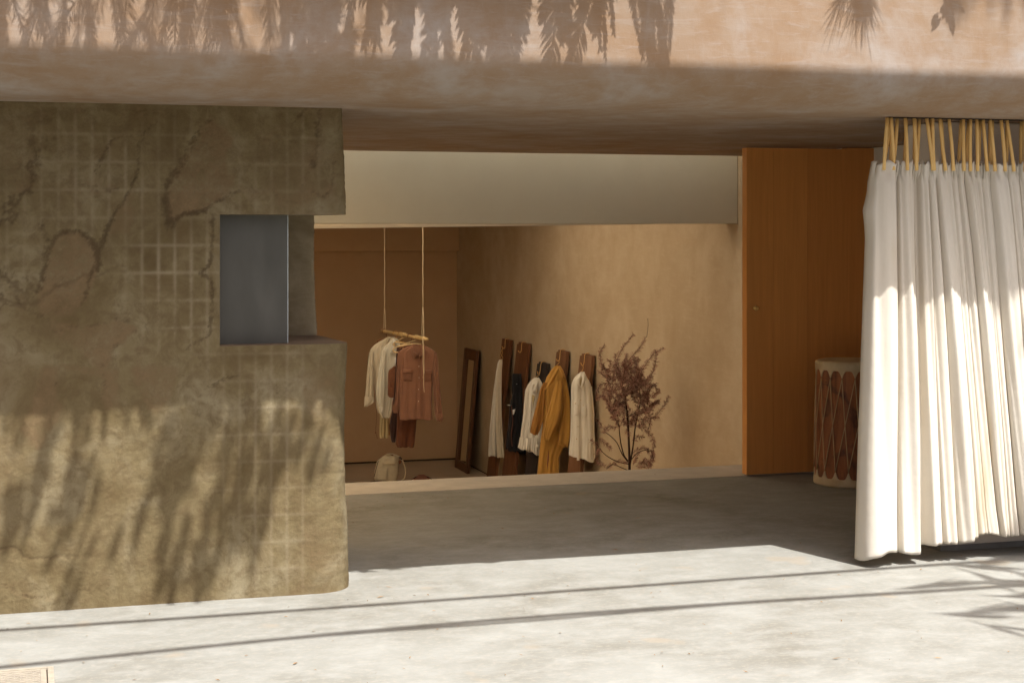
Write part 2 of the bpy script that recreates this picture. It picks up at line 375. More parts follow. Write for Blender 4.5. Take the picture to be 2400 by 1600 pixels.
# ------------------------------------------------------------------ stucco wall with the corner niche
def field(nr, nc, beta, seed):
    r = np.random.default_rng(seed); k = np.fft.fftfreq(nr)[:, None]**2 + np.fft.fftfreq(nc)[None, :]**2
    k[0, 0] = 1; f = np.fft.ifft2(np.fft.fft2(r.standard_normal((nr, nc))) * k**(-beta/2)).real
    return (f - f.mean()) / f.std()
XN, ZN0, ZN1, YN = 0.858, 1.155, 1.755, 8.09     # niche: left jamb, shelf, head, back
def build_stucco_wall():
    cols = np.concatenate([np.linspace(-1.0, XN, 320)[:-1], np.linspace(XN, 10, 2)])   # placeholder, filled below
    nL, nF, nA, nE1, nE2 = 320, 84, 22, 70, 70
    zs = np.concatenate([np.linspace(0, ZN0, 200)[:-1], np.linspace(ZN0, ZN1, 104)[:-1], np.linspace(ZN1, ZS+.004, 84)])
    nr = len(zs); iz0 = 199; iz1 = 199 + 103
    nc = nL + nF + nA + nE1 + nE2 - 4
    X = np.zeros((nr, nc)); Y = np.zeros((nr, nc)); NX = np.zeros((nr, nc)); NY = np.zeros((nr, nc)); SS = np.zeros((nr, nc))
    for i, z in enumerate(zs):
        if z <= ZN0: xe = 1.478 - 0.018*z/ZN0; r = 0.17 - 0.08*max(0, (z-0.75)/(ZN0-0.75))
        else: xe = 1.460 - 0.040*(z-ZN0)/(ZS-ZN0); r = 0.09 - 0.065*min(1, (z-ZN0)/(ZN1-ZN0)) if z < ZN1 else 0.025
        a = np.linspace(0, math.pi/2, nA)
        xa = np.concatenate([np.linspace(-1.0, XN, nL)[:-1], np.linspace(XN, xe-r, nF)[:-1], xe-r+r*np.sin(a)])
        ya = np.concatenate([np.full(nL+nF-2, YW), YW+r-r*np.cos(a)])
        tx = np.linspace(0, 1, nE1)[1:]; x_back = xe - 0.05
        xa = np.concatenate([xa, xe + (x_back-xe)*tx, np.full(nE2-1, x_back)])
        ya = np.concatenate([ya, YW+r + (YN-YW-r)*tx, np.linspace(YN, 8.72, nE2)[1:]])
        nx = np.concatenate([np.zeros(nL+nF-2), np.sin(a), np.ones(nE1+nE2-2)]); ny = np.concatenate([-np.ones(nL+nF-2), -np.cos(a), np.zeros(nE1+nE2-2)])
        X[i], Y[i], NX[i], NY[i] = xa, ya, nx, ny
        SS[i] = np.concatenate([[0], np.cumsum(np.hypot(np.diff(xa), np.diff(ya)))]) - 1.0
    ZZ = np.repeat(zs[:, None], nc, 1)
    # marks on the plaster, traced where they stand on the wall (x, z)
    def P4(l): return [(lambda p: (p.x, p.z))(on_y(a/2.306, 220+b_/2.306, YW)) for a, b_ in l]
    def P5(l): return [(lambda p: (p.x, p.z))(on_y(a/2.091, 850+b_/2.091, YW)) for a, b_ in l]
    cracks = [
        (P4([(885,505),(960,395),(1030,280),(1090,200),(1150,140),(1270,95)]), .009, 1.0),
        (P4([(900,500),(975,405),(1040,310),(1075,250)]), .008, .8),
        (P4([(890,555),(885,600),(900,690),(925,690)]), .016, .9),
        (P4([(1380,330),(1450,270),(1500,215),(1600,185),(1650,130),(1670,95),(1750,90)]), .003, 1.0),
        (P4([(920,685),(980,660),(1100,640),(1180,590),(1270,540),(1400,540),(1480,530),(1510,580),(1560,600),(1660,590),(1690,530),(1745,570),(1800,520),(1820,350)]), .005, .9),
        (P4([(490,430),(520,370),(570,290),(600,260),(700,240)]), .005, .9),
        (P4([(700,480),(730,400),(745,280),(765,215),(840,165)]), .0035, 1.0),
        (P4([(700,480),(640,580),(590,660),(550,760),(520,850),(480,960),(430,1130)]), .004, .8),
        (P4([(180,1050),(215,900),(250,800),(310,745),(400,738),(470,780),(510,850),(520,940)]), .007, 1.0),
        (P4([(205,700),(225,790),(210,870),(190,1010)]), .010, .7),
        (P4([(160,1000),(60,975),(0,975)]), .004, .6),
        (P4([(70,1090),(140,1160),(230,1200),(260,1265),(340,1330),(430,1400),(540,1440),(600,1350),(690,1290),(740,1270)]), .009, .75),
        (P4([(260,1265),(340,1250),(480,1240)]), .004, .9),
        (P4([(480,1240),(620,1205),(700,1215),(800,1265)]), .006, .7),
        (P4([(1745,85),(1735,180),(1720,330),(1700,400)]), .010, .8),
        (P4([(1250,115),(1245,210)]), .010, .8),
        (P4([(830,125),(935,128)]), .008, .9),
        (P4([(1150,660),(1140,780),(1130,900),(1080,970),(1120,1010),(1150,1050),(1130,1300),(1010,1370)]), .004, .8),
        (P4([(1700,300),(1705,370),(1660,450),(1640,560)]), .005, .6),
        (P4([(220,300),(350,350),(500,350),(620,345),(740,300)]), .006, .5),
        (P4([(60,480),(250,490),(420,505),(610,515)]), .010, .55),
        (P4([(1100,205),(1180,240),(1250,265),(1220,360),(1260,470),(1270,520)]), .006, .5),
        (P4([(850,1270),(800,1330),(730,1380),(735,1560)]), .007, .6),
        (P5([(270,20),(255,90),(262,150),(300,200),(400,210),(490,215),(505,130),(490,60)]), .006, .9),
        (P5([(250,0),(245,120),(255,260),(200,420),(185,600)]), .007, .5),
        (P5([(660,30),(700,80),(745,120),(740,200)]), .010, .7),
        (P5([(760,20),(760,90),(770,160)]), .010, .6),
        (P5([(940,190),(1010,120),(1100,80),(1170,75)]), .003, .9),
        (P5([(910,540),(860,600),(790,690),(750,760)]), .007, .5),
        (P5([(970,260),(990,330),(940,450),(910,540)]), .006, .5),
        (P5([(1065,300),(1075,430),(1020,560),(1000,700),(1000,800),(1020,850)]), .010, .55),
        (P5([(1080,300),(1200,290),(1310,280)]), .004, .5),
        (P5([(1380,530),(1430,570),(1400,610),(1440,690),(1500,682),(1600,692)]), .004, .8),
        (P5([(1500,860),(1480,960),(1460,1000)]), .004, .6),
        (P5([(370,1140),(440,1110),(500,1070)]), .003, .9), (P5([(0,1090),(110,1150),(250,1160),(400,1130)]), .002, .7),
        (P5([(1310,1010),(1350,1030),(1390,1038)]), .003, .9), (P5([(700,1130),(712,1170),(760,1140),(840,1130)]), .003, .8),
        (P5([(540,560),(610,590),(640,620)]), .003, .6), (P5([(1640,0),(1630,200),(1600,420),(1640,560),(1620,760),(1650,960)]), .012, .5),
        (P5([(1530,60),(1480,160),(1500,260)]), .012, .5), (P5([(1100,885),(1180,885),(1300,855),(1370,840)]), .003, .8),
        (P5([(1590,470),(1600,700),(1540,900),(1610,1050)]), .006, .4),
    ]
    wob = field(nr, nc, 2.4, 3) * 0.006; wob2 = field(nr, nc, 2.4, 4) * 0.006
    j1 = field(nr, nc, 2.1, 14)*0.008; j2 = field(nr, nc, 2.1, 15)*0.008; gate = field(nr, nc, 1.7, 16)
    px = SS + wob + j1 + field(nr, nc, 0.95, 31)*.0055; pz = ZZ + wob2 + j2 + field(nr, nc, 0.95, 32)*.0055
    crack = np.zeros((nr, nc)); halo = np.zeros((nr, nc))
    n1 = field(nr, nc, 1.6, 5); n2 = field(nr, nc, 2.8, 6); n3 = field(nr, nc, 3.2, 8); fine = field(nr, nc, 0.9, 9)
    gran = field(nr, nc, 0.9, 18)*.75 + field(nr, nc, 1.5, 19)*.6
    for pl, wdt, st in cracks:
        dmin = np.full((nr, nc), 9.0)
        for (ax, az), (bx, bz) in zip(pl[:-1], pl[1:]):
            vx, vz = bx-ax, bz-az; L = vx*vx+vz*vz+1e-9
            t = np.clip(((px-ax)*vx+(pz-az)*vz)/L, 0, 1)
            dmin = np.minimum(dmin, np.hypot(px-ax-t*vx, pz-az-t*vz))
        ww = wdt*np.clip(0.65+0.5*gran, 0.12, 2.2)
        crack = np.maximum(crack, 0.5*st*np.clip(1.25-dmin/np.maximum(ww*.7, .0012), 0, 1)*np.clip(0.45+0.6*gate, 0.0, 1))
        band = st*np.exp(-(dmin/(wdt*1.5+.005))**2)
        crack = np.maximum(crack, np.clip(1.15*band*np.clip(.55+.55*gate, .1, 1.2) + .42*gran*np.sqrt(band) - .62, 0, .75))
        halo = np.maximum(halo, st*np.exp(-(dmin/(wdt*3.2+.006))**2)*np.clip(.5+.6*n1, 0, 1.3))
    def inside(poly):
        m = np.zeros((nr, nc), bool)
        for (ax, az), (bx, bz) in zip(poly, poly[1:]+poly[:1]):
            c = ((az > pz) != (bz > pz)) & (px < (bx-ax)*(pz-az)/((bz-az) if abs(bz-az) > 1e-9 else 1e-9)+ax); m ^= c
        return m.astype(float)
    def soft(a, n=3):
        for _ in range(n):
            a = (a + np.roll(a, 1, 0) + np.roll(a, -1, 0) + np.roll(a, 1, 1) + np.roll(a, -1, 1))/5
        return a
    bare = np.zeros((nr, nc))
    for pl, k in [(P4([(885,505),(1030,280),(1150,140),(1270,265),(1220,360),(1265,500),(1180,590),(1100,640),(900,690)]), .75),
                  (P4([(180,1050),(215,900),(250,800),(310,745),(400,738),(470,780),(520,850),(520,940),(440,1130),(330,1190),(200,1180)]), .8),
                  (P4([(0,60),(560,70),(860,60),(930,130),(800,190),(740,290),(600,300),(500,440),(640,520),(400,560),(200,520),(0,560)]), .55),
                  (P4([(230,1200),(480,1240),(620,1205),(740,1270),(600,1350),(540,1500),(420,1390),(290,1310)]), .6),
                  (P4([(640,560),(700,480),(720,640),(690,760),(560,760)]), .45),
                  (P5([(200,0),(560,20),(580,200),(505,240),(490,60),(270,25),(255,150),(300,210),(180,420),(90,300)]), .5),
                  (P5([(620,10),(880,10),(850,150),(760,260),(690,180)]), .5),
                  (P5([(1500,760),(1480,960),(1560,1040),(1640,1000),(1560,820)]), .35),
                  (P5([(1460,60),(1640,20),(1690,180),(1560,330),(1500,250)]), .4)]:
        bare = np.maximum(bare, soft(inside(pl), 4)*k)
    bare = np.clip(1.25*bare*np.clip(.75+.4*gran, .2, 1.25) + 0.24*np.clip(n3, -0.3, 2) + 0.42*halo + 0.30*np.clip(n1-0.5, 0, 1.5)*np.clip(.4+.5*n2, 0, 1), 0, 1)
    # ghost of the block courses under the plaster
    gx = np.abs(((SS+wob*.5)/0.073) % 1 - .5); gz = np.abs((ZZ+wob2*.5)/0.124 % 1 - .5)
    line = np.maximum(np.clip(1-(.5-gx)*0.073/.009, 0, 1), np.clip(1-(.5-gz)*.124/.009, 0, 1))
    cell = np.floor((SS)/0.073)*17.3 + np.floor(ZZ/0.124)*31.7
    cellr = (np.sin(cell*12.9898)*43758.5453) % 1.0
    vis = 0.62*np.clip(0.15 + 0.6*n2 + .45*gate, 0, 1) * (1-0.75*np.clip(bare, 0, 1)) * np.clip((1.40-SS)/.2, 0, 1)
    def zone(x0, x1, z0, z1, s_): return np.clip((px-x0)/s_, 0, 1)*np.clip((x1-px)/s_, 0, 1)*np.clip((pz-z0)/s_, 0, 1)*np.clip((z1-pz)/s_, 0, 1)
    za = P4([(690,1420),(1160,770)]); zb = P4([(230,660),(770,130)]); zc = P5([(1000,620),(1540,10)]); zd = P5([(-40,800),(1000,-20)]); ze = P4([(1230,540),(1830,100)]); zf = P5([(1000,1150),(1600,880)])
    zmask = np.zeros((nr, nc))
    for (a_, c_), k_ in ((za, 1.5), (zb, 1.0), (zc, .9), (zd, 1.0), (ze, .8), (zf, .7)): zmask = np.maximum(zmask, k_*zone(a_[0]-.05, c_[0]+.05, a_[1]-.05, c_[1]+.05, .16))
    vis = np.clip(vis*.5 + zmask*.40*np.clip(.20+.6*gate+.35*n1+.3*gran, 0, 1.2), 0, 1) * (1-.6*np.clip(bare, 0, 1)) * np.clip((1.42-SS)/.15, 0, 1)
    sgn = np.where((SS < .75) & (ZZ < 1.02), -1.0, 1.0); sgn = np.tanh(4*soft(sgn, 12))
    # ragged skims of plaster, each with a broken edge
    rag = np.zeros((nr, nc)); redge = np.zeros((nr, nc))
    for sd_, th_, am in ((41, .35, 1.0), (42, .75, .8), (43, -.9, .6)):
        fl = field(nr, nc, 2.7, sd_)*.75 + field(nr, nc, 1.5, sd_+10)*.16
        rag += am*np.tanh((fl-th_)*16)*.5
        redge = np.maximum(redge, am*np.exp(-((fl-th_)/.035)**2)*np.clip(.25+.8*field(nr, nc, 2.0, sd_+20), 0, 1))
    crack = np.maximum(crack, .75*redge); bare = np.clip(bare - .10*rag + .25*redge, 0, 1)
    gridl = 0.5 + 0.5*soft(line, 1)*vis*sgn
    cellm = 0.5 + 0.5*(cellr-.5)*vis
    h = 0.0016*rag + 0.0022*n2*.6 + 0.0012*n1 + 0.0006*fine - 0.0045*crack + 0.0022*halo - 0.0028*bare + 0.0012*soft(line, 1)*vis*sgn
    h += 0.0016*np.clip(n1-0.6, 0, 2)
    edge = np.clip((SS-1.25)/.2, 0, 1); h += edge*0.0025*n1
    X2, Y2 = X + NX*h, Y + NY*h
    V = np.stack([X2, Y2, ZZ], -1).reshape(-1, 3)
    F = grid_faces(nr, nc)
    cN0, cN1 = nL-1, nL+nF+nA+nE1-4          # columns between which the niche is cut
    ii, jj = np.meshgrid(np.arange(nr-1), np.arange(nc-1), indexing='ij')
    keep = ~((ii >= iz0) & (ii < iz1) & (jj >= cN0) & (jj < cN1))
    F = F[keep.ravel()]
    root = thing('stucco_wall', 'rough olive brown plastered wall with a corner niche left of the entrance', 'wall', (0.4, YW, 0))
    front = mk('plaster_face', V, F, M['olive_plaster'], root, smooth=True)
    ca = front.data.color_attributes.new('marks', 'FLOAT_COLOR', 'POINT')
    rgba = np.stack([bare, crack, gridl, cellm], -1).reshape(-1, 4).astype(np.float32)
    ca.data.foreach_set('color', rgba.ravel())
    # niche surfaces
    def ring(i): return [tuple(V[i*nc+j]) for j in range(cN0, cN1+1)]
    lo, hi = ring(iz0), ring(iz1)
    xb = lo[-1][0]
    mk('shelf', lo + [(XN, lo[-1][1], ZN0)], [list(range(len(lo)+1))], M['shelf_plaster'], root)
    mk('niche_head', hi + [(XN, hi[-1][1], ZN1)], [list(range(len(hi), -1, -1))], M['niche_plaster'], root)
    yb = lo[-1][1]
    nn = 40; gxs = np.linspace(XN, 1, nn); gzs = np.linspace(ZN0, ZN1, nn); Vb = []
    f2 = field(nn, nn, 2.2, 12)*0.0025; f2[:, 0] = f2[:, -1] = 0; f2[0] = f2[-1] = 0
    for a, z in enumerate(gzs):
        xr = V[(iz0 + int(round((iz1-iz0)*a/(nn-1))))*nc + cN1][0]
        for c_ in range(nn): Vb.append((XN+(xr-XN)*c_/(nn-1), yb - f2[a, c_], z))
    mk('niche_back', Vb, grid_faces(nn, nn), M['niche_plaster'], root, smooth=True)
    mk('jamb', [(XN,YW,ZN0),(XN,yb,ZN0),(XN,yb,ZN1),(XN,YW,ZN1)], [(0,1,2,3)], M['niche_plaster'], root)
    # continuation of the wall out of the picture, and its back
    MB().box(-1.8, -1.0, YW, 8.72, 0, ZS+.002).build('wall_core', M['niche_plaster'], root)
    mk('wall_back', [(-1,8.719,0),(1.42,8.719,0),(1.42,8.719,ZS),(-1,8.719,ZS)], [(0,1,2,3)], M['niche_plaster'], root)
    MB().box(XN-.02, 1.185, 7.572, 7.584, ZN0+.001, ZN1-.001).build('glass_pane', M['frosted_glass'], root)
    MB().box(1.1852, 1.1875, 7.571, 7.585, ZN0+.001, ZN1-.001).build('pane_edge', M['glass_edge'], root)

def make_olive():
    g = G('olive_plaster', 0.92, 0.15); at = g.attr('marks'); sep = g.t.nodes.new('ShaderNodeSeparateColor'); g.t.links.new(at.outputs['Color'], sep.inputs[0])
    bare, crack, grid, cell = sep.outputs[0], sep.outputs[1], sep.outputs[2], at.outputs['Alpha']
    a = g.noise(3.0, 7, 0.62, None, 0.6); b = g.noise(14, 6, 0.7, None, 0.5); d = g.noise(95, 5, 0.75)
    c = g.ramp(a, [(0.28, (0.098, 0.068, 0.029)), (0.50, (0.162, 0.126, 0.066)), (0.74, (0.245, 0.208, 0.132))])
    c = g.mix(g.ramp(b, [(0.44, 0.0), (0.62, 0.6)]), c, (0.105, 0.073, 0.036))
    c = g.mix(g.ma('MULTIPLY', bare, 0.85), c, g.ramp(b, [(0.3, (0.105, 0.068, 0.034)), (0.7, (0.20, 0.138, 0.075))]))
    gl = g.ma('MULTIPLY', g.ma('SUBTRACT', grid, 0.5), 2.0)
    c = g.mix(g.ma('MULTIPLY', g.ma('MAXIMUM', gl, 0.0), 0.55), c, (0.44, 0.38, 0.27))
    c = g.mix(g.ma('MULTIPLY', g.ma('MAXIMUM', g.ma('MULTIPLY', gl, -1.0), 0.0), 0.55), c, (0.13, 0.092, 0.05))
    cl = g.ma('MULTIPLY', g.ma('SUBTRACT', cell, 0.5), 1.6)
    c = g.mix(g.ma('MAXIMUM', g.ma('MULTIPLY', cl, -0.9), 0.0), c, (0.15, 0.10, 0.052))
    c = g.mix(g.ma('MULTIPLY', g.ramp(d, [(0.55, 0.0), (0.72, 1.0)]), 0.35), c, (0.10, 0.07, 0.035))
    c = g.mix(g.ma('MULTIPLY', crack, 0.85), c, (0.055, 0.036, 0.018))
    nb = g.bump(d, 0.75, 0.003, g.bump(b, 0.4, 0.005))
    M['olive_plaster'] = g.done(c, nb)
make_olive()
stucco('niche_plaster', (0.235, 0.19, 0.12), (0.29, 0.24, 0.16), (0.165, 0.125, 0.07), 4.0, 0.006, 0.5, 0.3)
stucco('shelf_plaster', (0.20, 0.145, 0.10), (0.24, 0.18, 0.125), (0.16, 0.11, 0.07), 4.0, 0.003, 0.3, 0.2)
def make_glass():
    g = G('frosted_glass', 0.32, 0.5)
    n = g.noise(9, 5, 0.6, g.map((1.0, 1, 0.35))); d = g.noise(130, 3, 0.6)
    c = g.ramp(n, [(0.3, (0.085, 0.084, 0.073)), (0.7, (0.135, 0.132, 0.118))])
    g.done(c, g.bump(d, 0.08, 0.001))
    tr = g.t.nodes.new('ShaderNodeBsdfTranslucent'); tr.inputs[0].default_value = (0.60, 0.61, 0.58, 1)
    mx = g.t.nodes.new('ShaderNodeMixShader'); mx.inputs[0].default_value = 0.30
    g.t.links.new(g.b.outputs[0], mx.inputs[1]); g.t.links.new(tr.outputs[0], mx.inputs[2]); g.t.links.new(mx.outputs[0], g.out.inputs[0])
    M['frosted_glass'] = g.m
make_glass()
plain('glass_edge', (0.62, 0.70, 0.72), 0.25, 0.6)
build_stucco_wall()

# ------------------------------------------------------------------ pier behind the curtain
pr = thing('pier', 'off white plaster pier standing behind the cream curtain', 'wall', (4.6, 7.47, 0))
MB().box(4.588, 9.5, 7.47, 7.795, 0.03, ZS-.002).build('plaster_face', M['pier_plaster'], pr, bevel=0.012)
MB().box(4.60, 9.5, 7.482, 7.79, 0.0, 0.031).build('base_gap', M['grey_gap'], pr)

# ------------------------------------------------------------------ wooden door and its lined reveal
wood('cherry', (0.74, 0.335, 0.090), (0.655, 0.285, 0.072), 1.0, (34, 34, 1.5), 0.42, 0.4)
wood('cherry_dark', (0.67, 0.29, 0.075), (0.585, 0.245, 0.06), 1.0, (34, 34, 1.5), 0.45, 0.4)
plain('brass', (0.80, 0.56, 0.20), 0.4, 0.5, 0.6)
YD = 10.106
dr = thing('door', 'tall orange brown cherry wood door standing open beside the drum', 'door', (5.1, YD, 0))
xs_d = [on_y(u, 600, YD).x for u in (1750, 1812, 1893, 1985)]
for k in range(3):
    MB().box(xs_d[k]+0.0006, xs_d[k+1]-0.0006, YD, YD+0.072, 0.012, 2.236).build('board', M['cherry' if k != 2 else 'cherry_dark'], dr, bevel=0.0015)
kp = on_y(1769, 722, YD)
mb = MB(); prof = [(0.0, -0.034), (0.010, -0.036), (0.015, -0.031), (0.0165, -0.024), (0.013, -0.016), (0.005, -0.012), (0.005, -0.004), (0.012, -0.003), (0.012, 0.0)]
V = []; n = 20
for r, y in prof:
    for k in range(n): V.append((kp.x + r*math.cos(2*math.pi*k/n), YD + y, kp.z + r*math.sin(2*math.pi*k/n)))
mk('knob', V, grid_faces(len(prof), n, True), M['brass'], dr, smooth=True)
rv = thing('door_jamb', 'narrow darker wood panel filling the gap right of the door', 'door frame', (5.5, 9.9, 0))
YJ = 9.80
MB().box(xs_d[3]+.002, XQ-.002, YD+.006, YD+0.078, 0.004, 2.246).build('lining', M['cherry_dark'], rv, bevel=0.002)

# ------------------------------------------------------------------ rawhide drum
def make_drum():
    cx, cy_, H_ = 5.262, 9.64, 0.815; rt, rbm = 0.235, 0.247
    g = G('drum_wood', 0.55, 0.35)
    a = g.noise(1.0, 6, 0.65, g.map((26, 26, 3.0)), 0.8); b = g.noise(3.0, 4, 0.6, None, 2.0)
    c = g.ramp(a, [(0.25, (0.09, 0.028, 0.010)), (0.5, (0.27, 0.092, 0.028)), (0.75, (0.40, 0.16, 0.055))])
    c = g.mix(g.ramp(b, [(0.52, 0.0), (0.66, 0.8)]), c, (0.045, 0.016, 0.008)); M['drum_wood'] = g.done(c, g.bump(a, 0.3, 0.004))
    g = G('rawhide', 0.55, 0.4); a = g.noise(7, 5, 0.6)
    c = g.ramp(a, [(0.3, (0.40, 0.29, 0.155)), (0.6, (0.56, 0.46, 0.29))]); M['rawhide'] = g.done(c, g.bump(g.noise(40, 4, 0.6), 0.3, 0.004))
    plain('lace', (0.50, 0.36, 0.20), 0.7, 0.3)
    t = thing('drum', 'tall rawhide laced log drum beside the open wooden door', 'drum', (cx, cy_, 0))
    n = 144
    def rad(z, th): return rbm + (rt-rbm)*z/H_ + 0.0035*math.sin(2*th+1) + 0.002*math.sin(5*th) - 0.006*math.sin(math.pi*z/H_)
    zs = np.linspace(0.02, H_-0.02, 14); V = []
    for z in zs:
        for k in range(n): th = 2*math.pi*k/n; r = rad(z, th); V.append((cx+r*math.cos(th), cy_+r*math.sin(th), z))
    mk('shell', V, grid_faces(len(zs), n, True), M['drum_wood'], t, smooth=True)
    NS = 18; ph0 = math.atan2(-cy_, -cx)
    def scal(th, ph):          # 1 at the pointed tongues, 0 in the arches
        q = ((th-ph)*NS/(2*math.pi)) % 1.0; q = abs(q-.5)*2
        return max(0.0, (q-0.25)/0.75)**2.2
    for part, top in (('drum_head', True), ('foot_hide', False)):
        ph = 0.1 if top else 0.1 + math.pi/NS
        V = []; rows = 10
        for i in range(rows):
            f = i/(rows-1)
            for k in range(n*2):
                th = math.pi*k/n
                ln = 0.055 + 0.055*scal(th, ph); d = f*ln
                z = H_-d if top else d
                ro = 0.006 - 0.010*(1-min(1, d/0.012))**2
                r = rad(z, th)+ro; V.append((cx+r*math.cos(th), cy_+r*math.sin(th), z if top else z+0.001))
        F = grid_faces(rows, n*2, True).tolist()
        # inner edge so that the hide has thickness
        base = len(V)
        for k in range(n*2):
            th = math.pi*k/n; ln = 0.055+0.055*scal(th, ph); z = H_-ln if top else ln; r = rad(z, th)-.002
            V.append((cx+r*math.cos(th), cy_+r*math.sin(th), z))
        m_ = n*2
        F += [(( rows-1)*m_+k, (rows-1)*m_+(k+1) % m_, base+(k+1) % m_, base+k) for k in range(m_)]
        if top:
            c0 = len(V)
            for rr, dz in ((0.97, 0.003), (0.6, 0.004), (0.0, 0.005)):
                for k in range(m_):
                    th = math.pi*k/n; r = (rad(H_, th)-.004)*rr; V.append((cx+r*math.cos(th), cy_+r*math.sin(th), H_+dz))
            prev = 0
            for q in range(3):
                st = c0+q*m_
                F += [(prev+k, st+k, st+(k+1) % m_, prev+(k+1) % m_) for k in range(m_)]; prev = st
        mk(part, V, F, M['rawhide'], t, smooth=True)
    for k in range(NS):
        tt = 0.1 + 2*math.pi*(k)/NS
        for sgn in (-1, 1):
            tb = 0.1 + math.pi/NS + 2*math.pi*(k + (0 if sgn > 0 else -2))/NS
            # cords run from a tongue above to the tongues on either side below, crossing halfway
            pts = []
            t0, t1 = tt, tt + sgn*(1.5*2*math.pi/NS) if False else tb
            for q in np.linspace(0, 1, 9):
                th = t0 + (t1-t0)*q; z = (H_-0.105) + (0.105-(H_-0.105))*q; r = rad(z, th)+.004+(.006 if sgn > 0 else .0035)*math.sin(math.pi*q)
                pts.append((cx+r*math.cos(th), cy_+r*math.sin(th), z))
            vis = (math.cos(tt)*(-cx) + math.sin(tt)*(-cy_)) > -2.5
            if vis: MB().tube(pts, 0.0030, 6).build('lacing', M['lace'], t, smooth=True)
make_drum()

# ------------------------------------------------------------------ curtain
def make_curtain():
    g = G('canvas', 0.95, 0.1)
    n = g.noise(2.2, 5, 0.6, g.map((1.5, 1.5, 0.5))); w_ = g.noise(700, 2, 0.7); wx = g.noise(1, 2, 0.5, g.map((500, 500, 30))); wz = g.noise(1, 2, 0.5, g.map((30, 30, 500)))
    c = g.ramp(n, [(0.3, (0.73, 0.665, 0.56)), (0.6, (0.80, 0.755, 0.67))])
    ysx = g.ramp(g.noise(1.0, 3, 0.5, g.map((5, 5, 0.8), (3.1, 0, 0))), [(0.62, 0.0), (0.75, 0.4)])
    c = g.mix(ysx, c, (0.60, 0.47, 0.25))
    nb = g.bump(g.ma('ADD', wx, wz), 0.25, 0.001, g.bump(g.noise(28, 4, 0.6), 0.3, 0.006))
    g.done(c, nb)
    tr = g.t.nodes.new('ShaderNodeBsdfTranslucent'); mx = g.t.nodes.new('ShaderNodeMixShader'); g.put(tr.inputs[0], c); mx.inputs[0].default_value = 0.22
    g.t.links.new(g.b.outputs[0], mx.inputs[1]); g.t.links.new(tr.outputs[0], mx.inputs[2]); g.t.links.new(mx.outputs[0], g.out.inputs[0])
    M['canvas'] = g.m
    wood('reed', (0.74, 0.50, 0.20), (0.62, 0.38, 0.12), 1.0, (60, 60, 6), 0.5, 0.35)
    YQ = 7.25
    root = thing('curtain', 'cream canvas curtain in deep folds hung on yellow reed loops', 'curtain', (5.0, YQ, 0))
    top = [2048,2106,2141,2158,2175,2191,2226,2242,2258,2283,2302,2317,2357,2387,2415,2445,2480]
    bot = [2014,2109,2160,2181,2212,2249,2290,2315,2344,2353,2366,2386,2420,2440,2465,2490,2520]
    tx = [on_y(u, 400, YQ).x for u in top]; bx = [on_y(u, 1270, YQ).x for u in bot]
    amp = [.075,.075,-.015,.055,.06,.075,.045,.04,.065,.035,.035,.075,.065,.065,.06,.07]
    while bx[-1] < 6.6:
        d = 0.07 + 0.05*random.random(); tx.append(tx[-1]+d); bx.append(bx[-1]+d*1.0); amp.append(0.045+0.03*random.random())
    nf = len(amp); per = 18; ncol = nf*per+1
    ztop, zg = 2.022, 1.972
    zr = np.concatenate([np.linspace(ztop, zg, 7)[:-1], np.linspace(zg, 0.06, 120)])
    nr = len(zr); V = np.zeros((nr, ncol, 3))
    ph = rng.random(ncol)*6
    n_r = field(nr, ncol, 2.6, 21); n_s = field(nr, ncol, 1.8, 22)
    for i, z in enumerate(zr):
        f = np.clip((ztop-z)/(ztop-0.06), 0, 1); ff = f**0.85
        kx = np.array(tx)*(1-ff)+np.array(bx)*ff
        for j in range(ncol):
            k = min(j//per, nf-1); s = (j-k*per)/per
            x = kx[k]+(kx[k+1]-kx[k])*s
            wdt = kx[k+1]-kx[k]
            A = amp[k]*(0.75+0.5*ff)
            sh = math.sin(math.pi*s)
            bul = np.sign(A)*abs(A)*sh**(0.50 if k % 3 else 0.7)*(1+0.12*math.sin(3*z+k*1.7+5*s))
            x += -0.22*wdt*math.sin(2*math.pi*s)*(0.55 if A > 0 else 0)*(1-abs(2*s-1)*.3)  # folds swell over their valleys
            y = YQ + 0.035 - bul + (0.010*math.sin(2*math.pi*s*2.2+k*2.1+1.5*z) + 0.006*math.sin(2*math.pi*s*3.7+k+4*z))*min(1, wdt/.1)*sh + 0.010*n_r[i, j]*(0.4+ff) + 0.0040*n_s[i, j]
            if z > zg-0.06:                       # gathered heading
                q = 1 - min(1, abs(z-zg)/0.05) if z < zg else 1
                y = y*(1-0.45*q) + (YQ)*(0.45*q)
                rip = math.sin(j*1.35+ph[j//4 % ncol]*.6)
                y += 0.011*rip*(1.0 if z > zg else q); x += 0.004*math.cos(j*2.3)*(1 if z > zg else q)
            zz = z
            if i == 0: zz += 0.010*math.sin(j*0.9)+0.006*math.sin(j*2.1+1)
            if z > zg: y -= 0.012*((z-zg)/(ztop-zg))
            if f > 0.9: zz += (0.060*min(1, max(0, (x-4.30)/.4)) - 0.025*math.exp(-((x-4.0)/.028)**2) + 0.01*math.sin(x*23))*(f-0.9)/0.1
            if j < 7:                             # loose selvedge on the left with a pinched corner
                e = (7-j)/7
                y += 0.05*e*e*(1-.3*f); x += 0.02*e*e
                x -= 0.020*e**1.6*max(0, 1-abs(z-1.785)/(.10 if z > 1.785 else .15))**1.3
            V[i, j] = (x, y, zz)
    o = mk('cloth', V.reshape(-1, 3), grid_faces(nr, ncol), M['canvas'], root, smooth=True)
    md = o.modifiers.new('thick', 'SOLIDIFY'); md.thickness = 0.0022
    MB().box(4.16, 6.7, YQ-.02, YQ+.02, ZS-.006, ZS-.001).build('rail', M['dark_gap'], root)
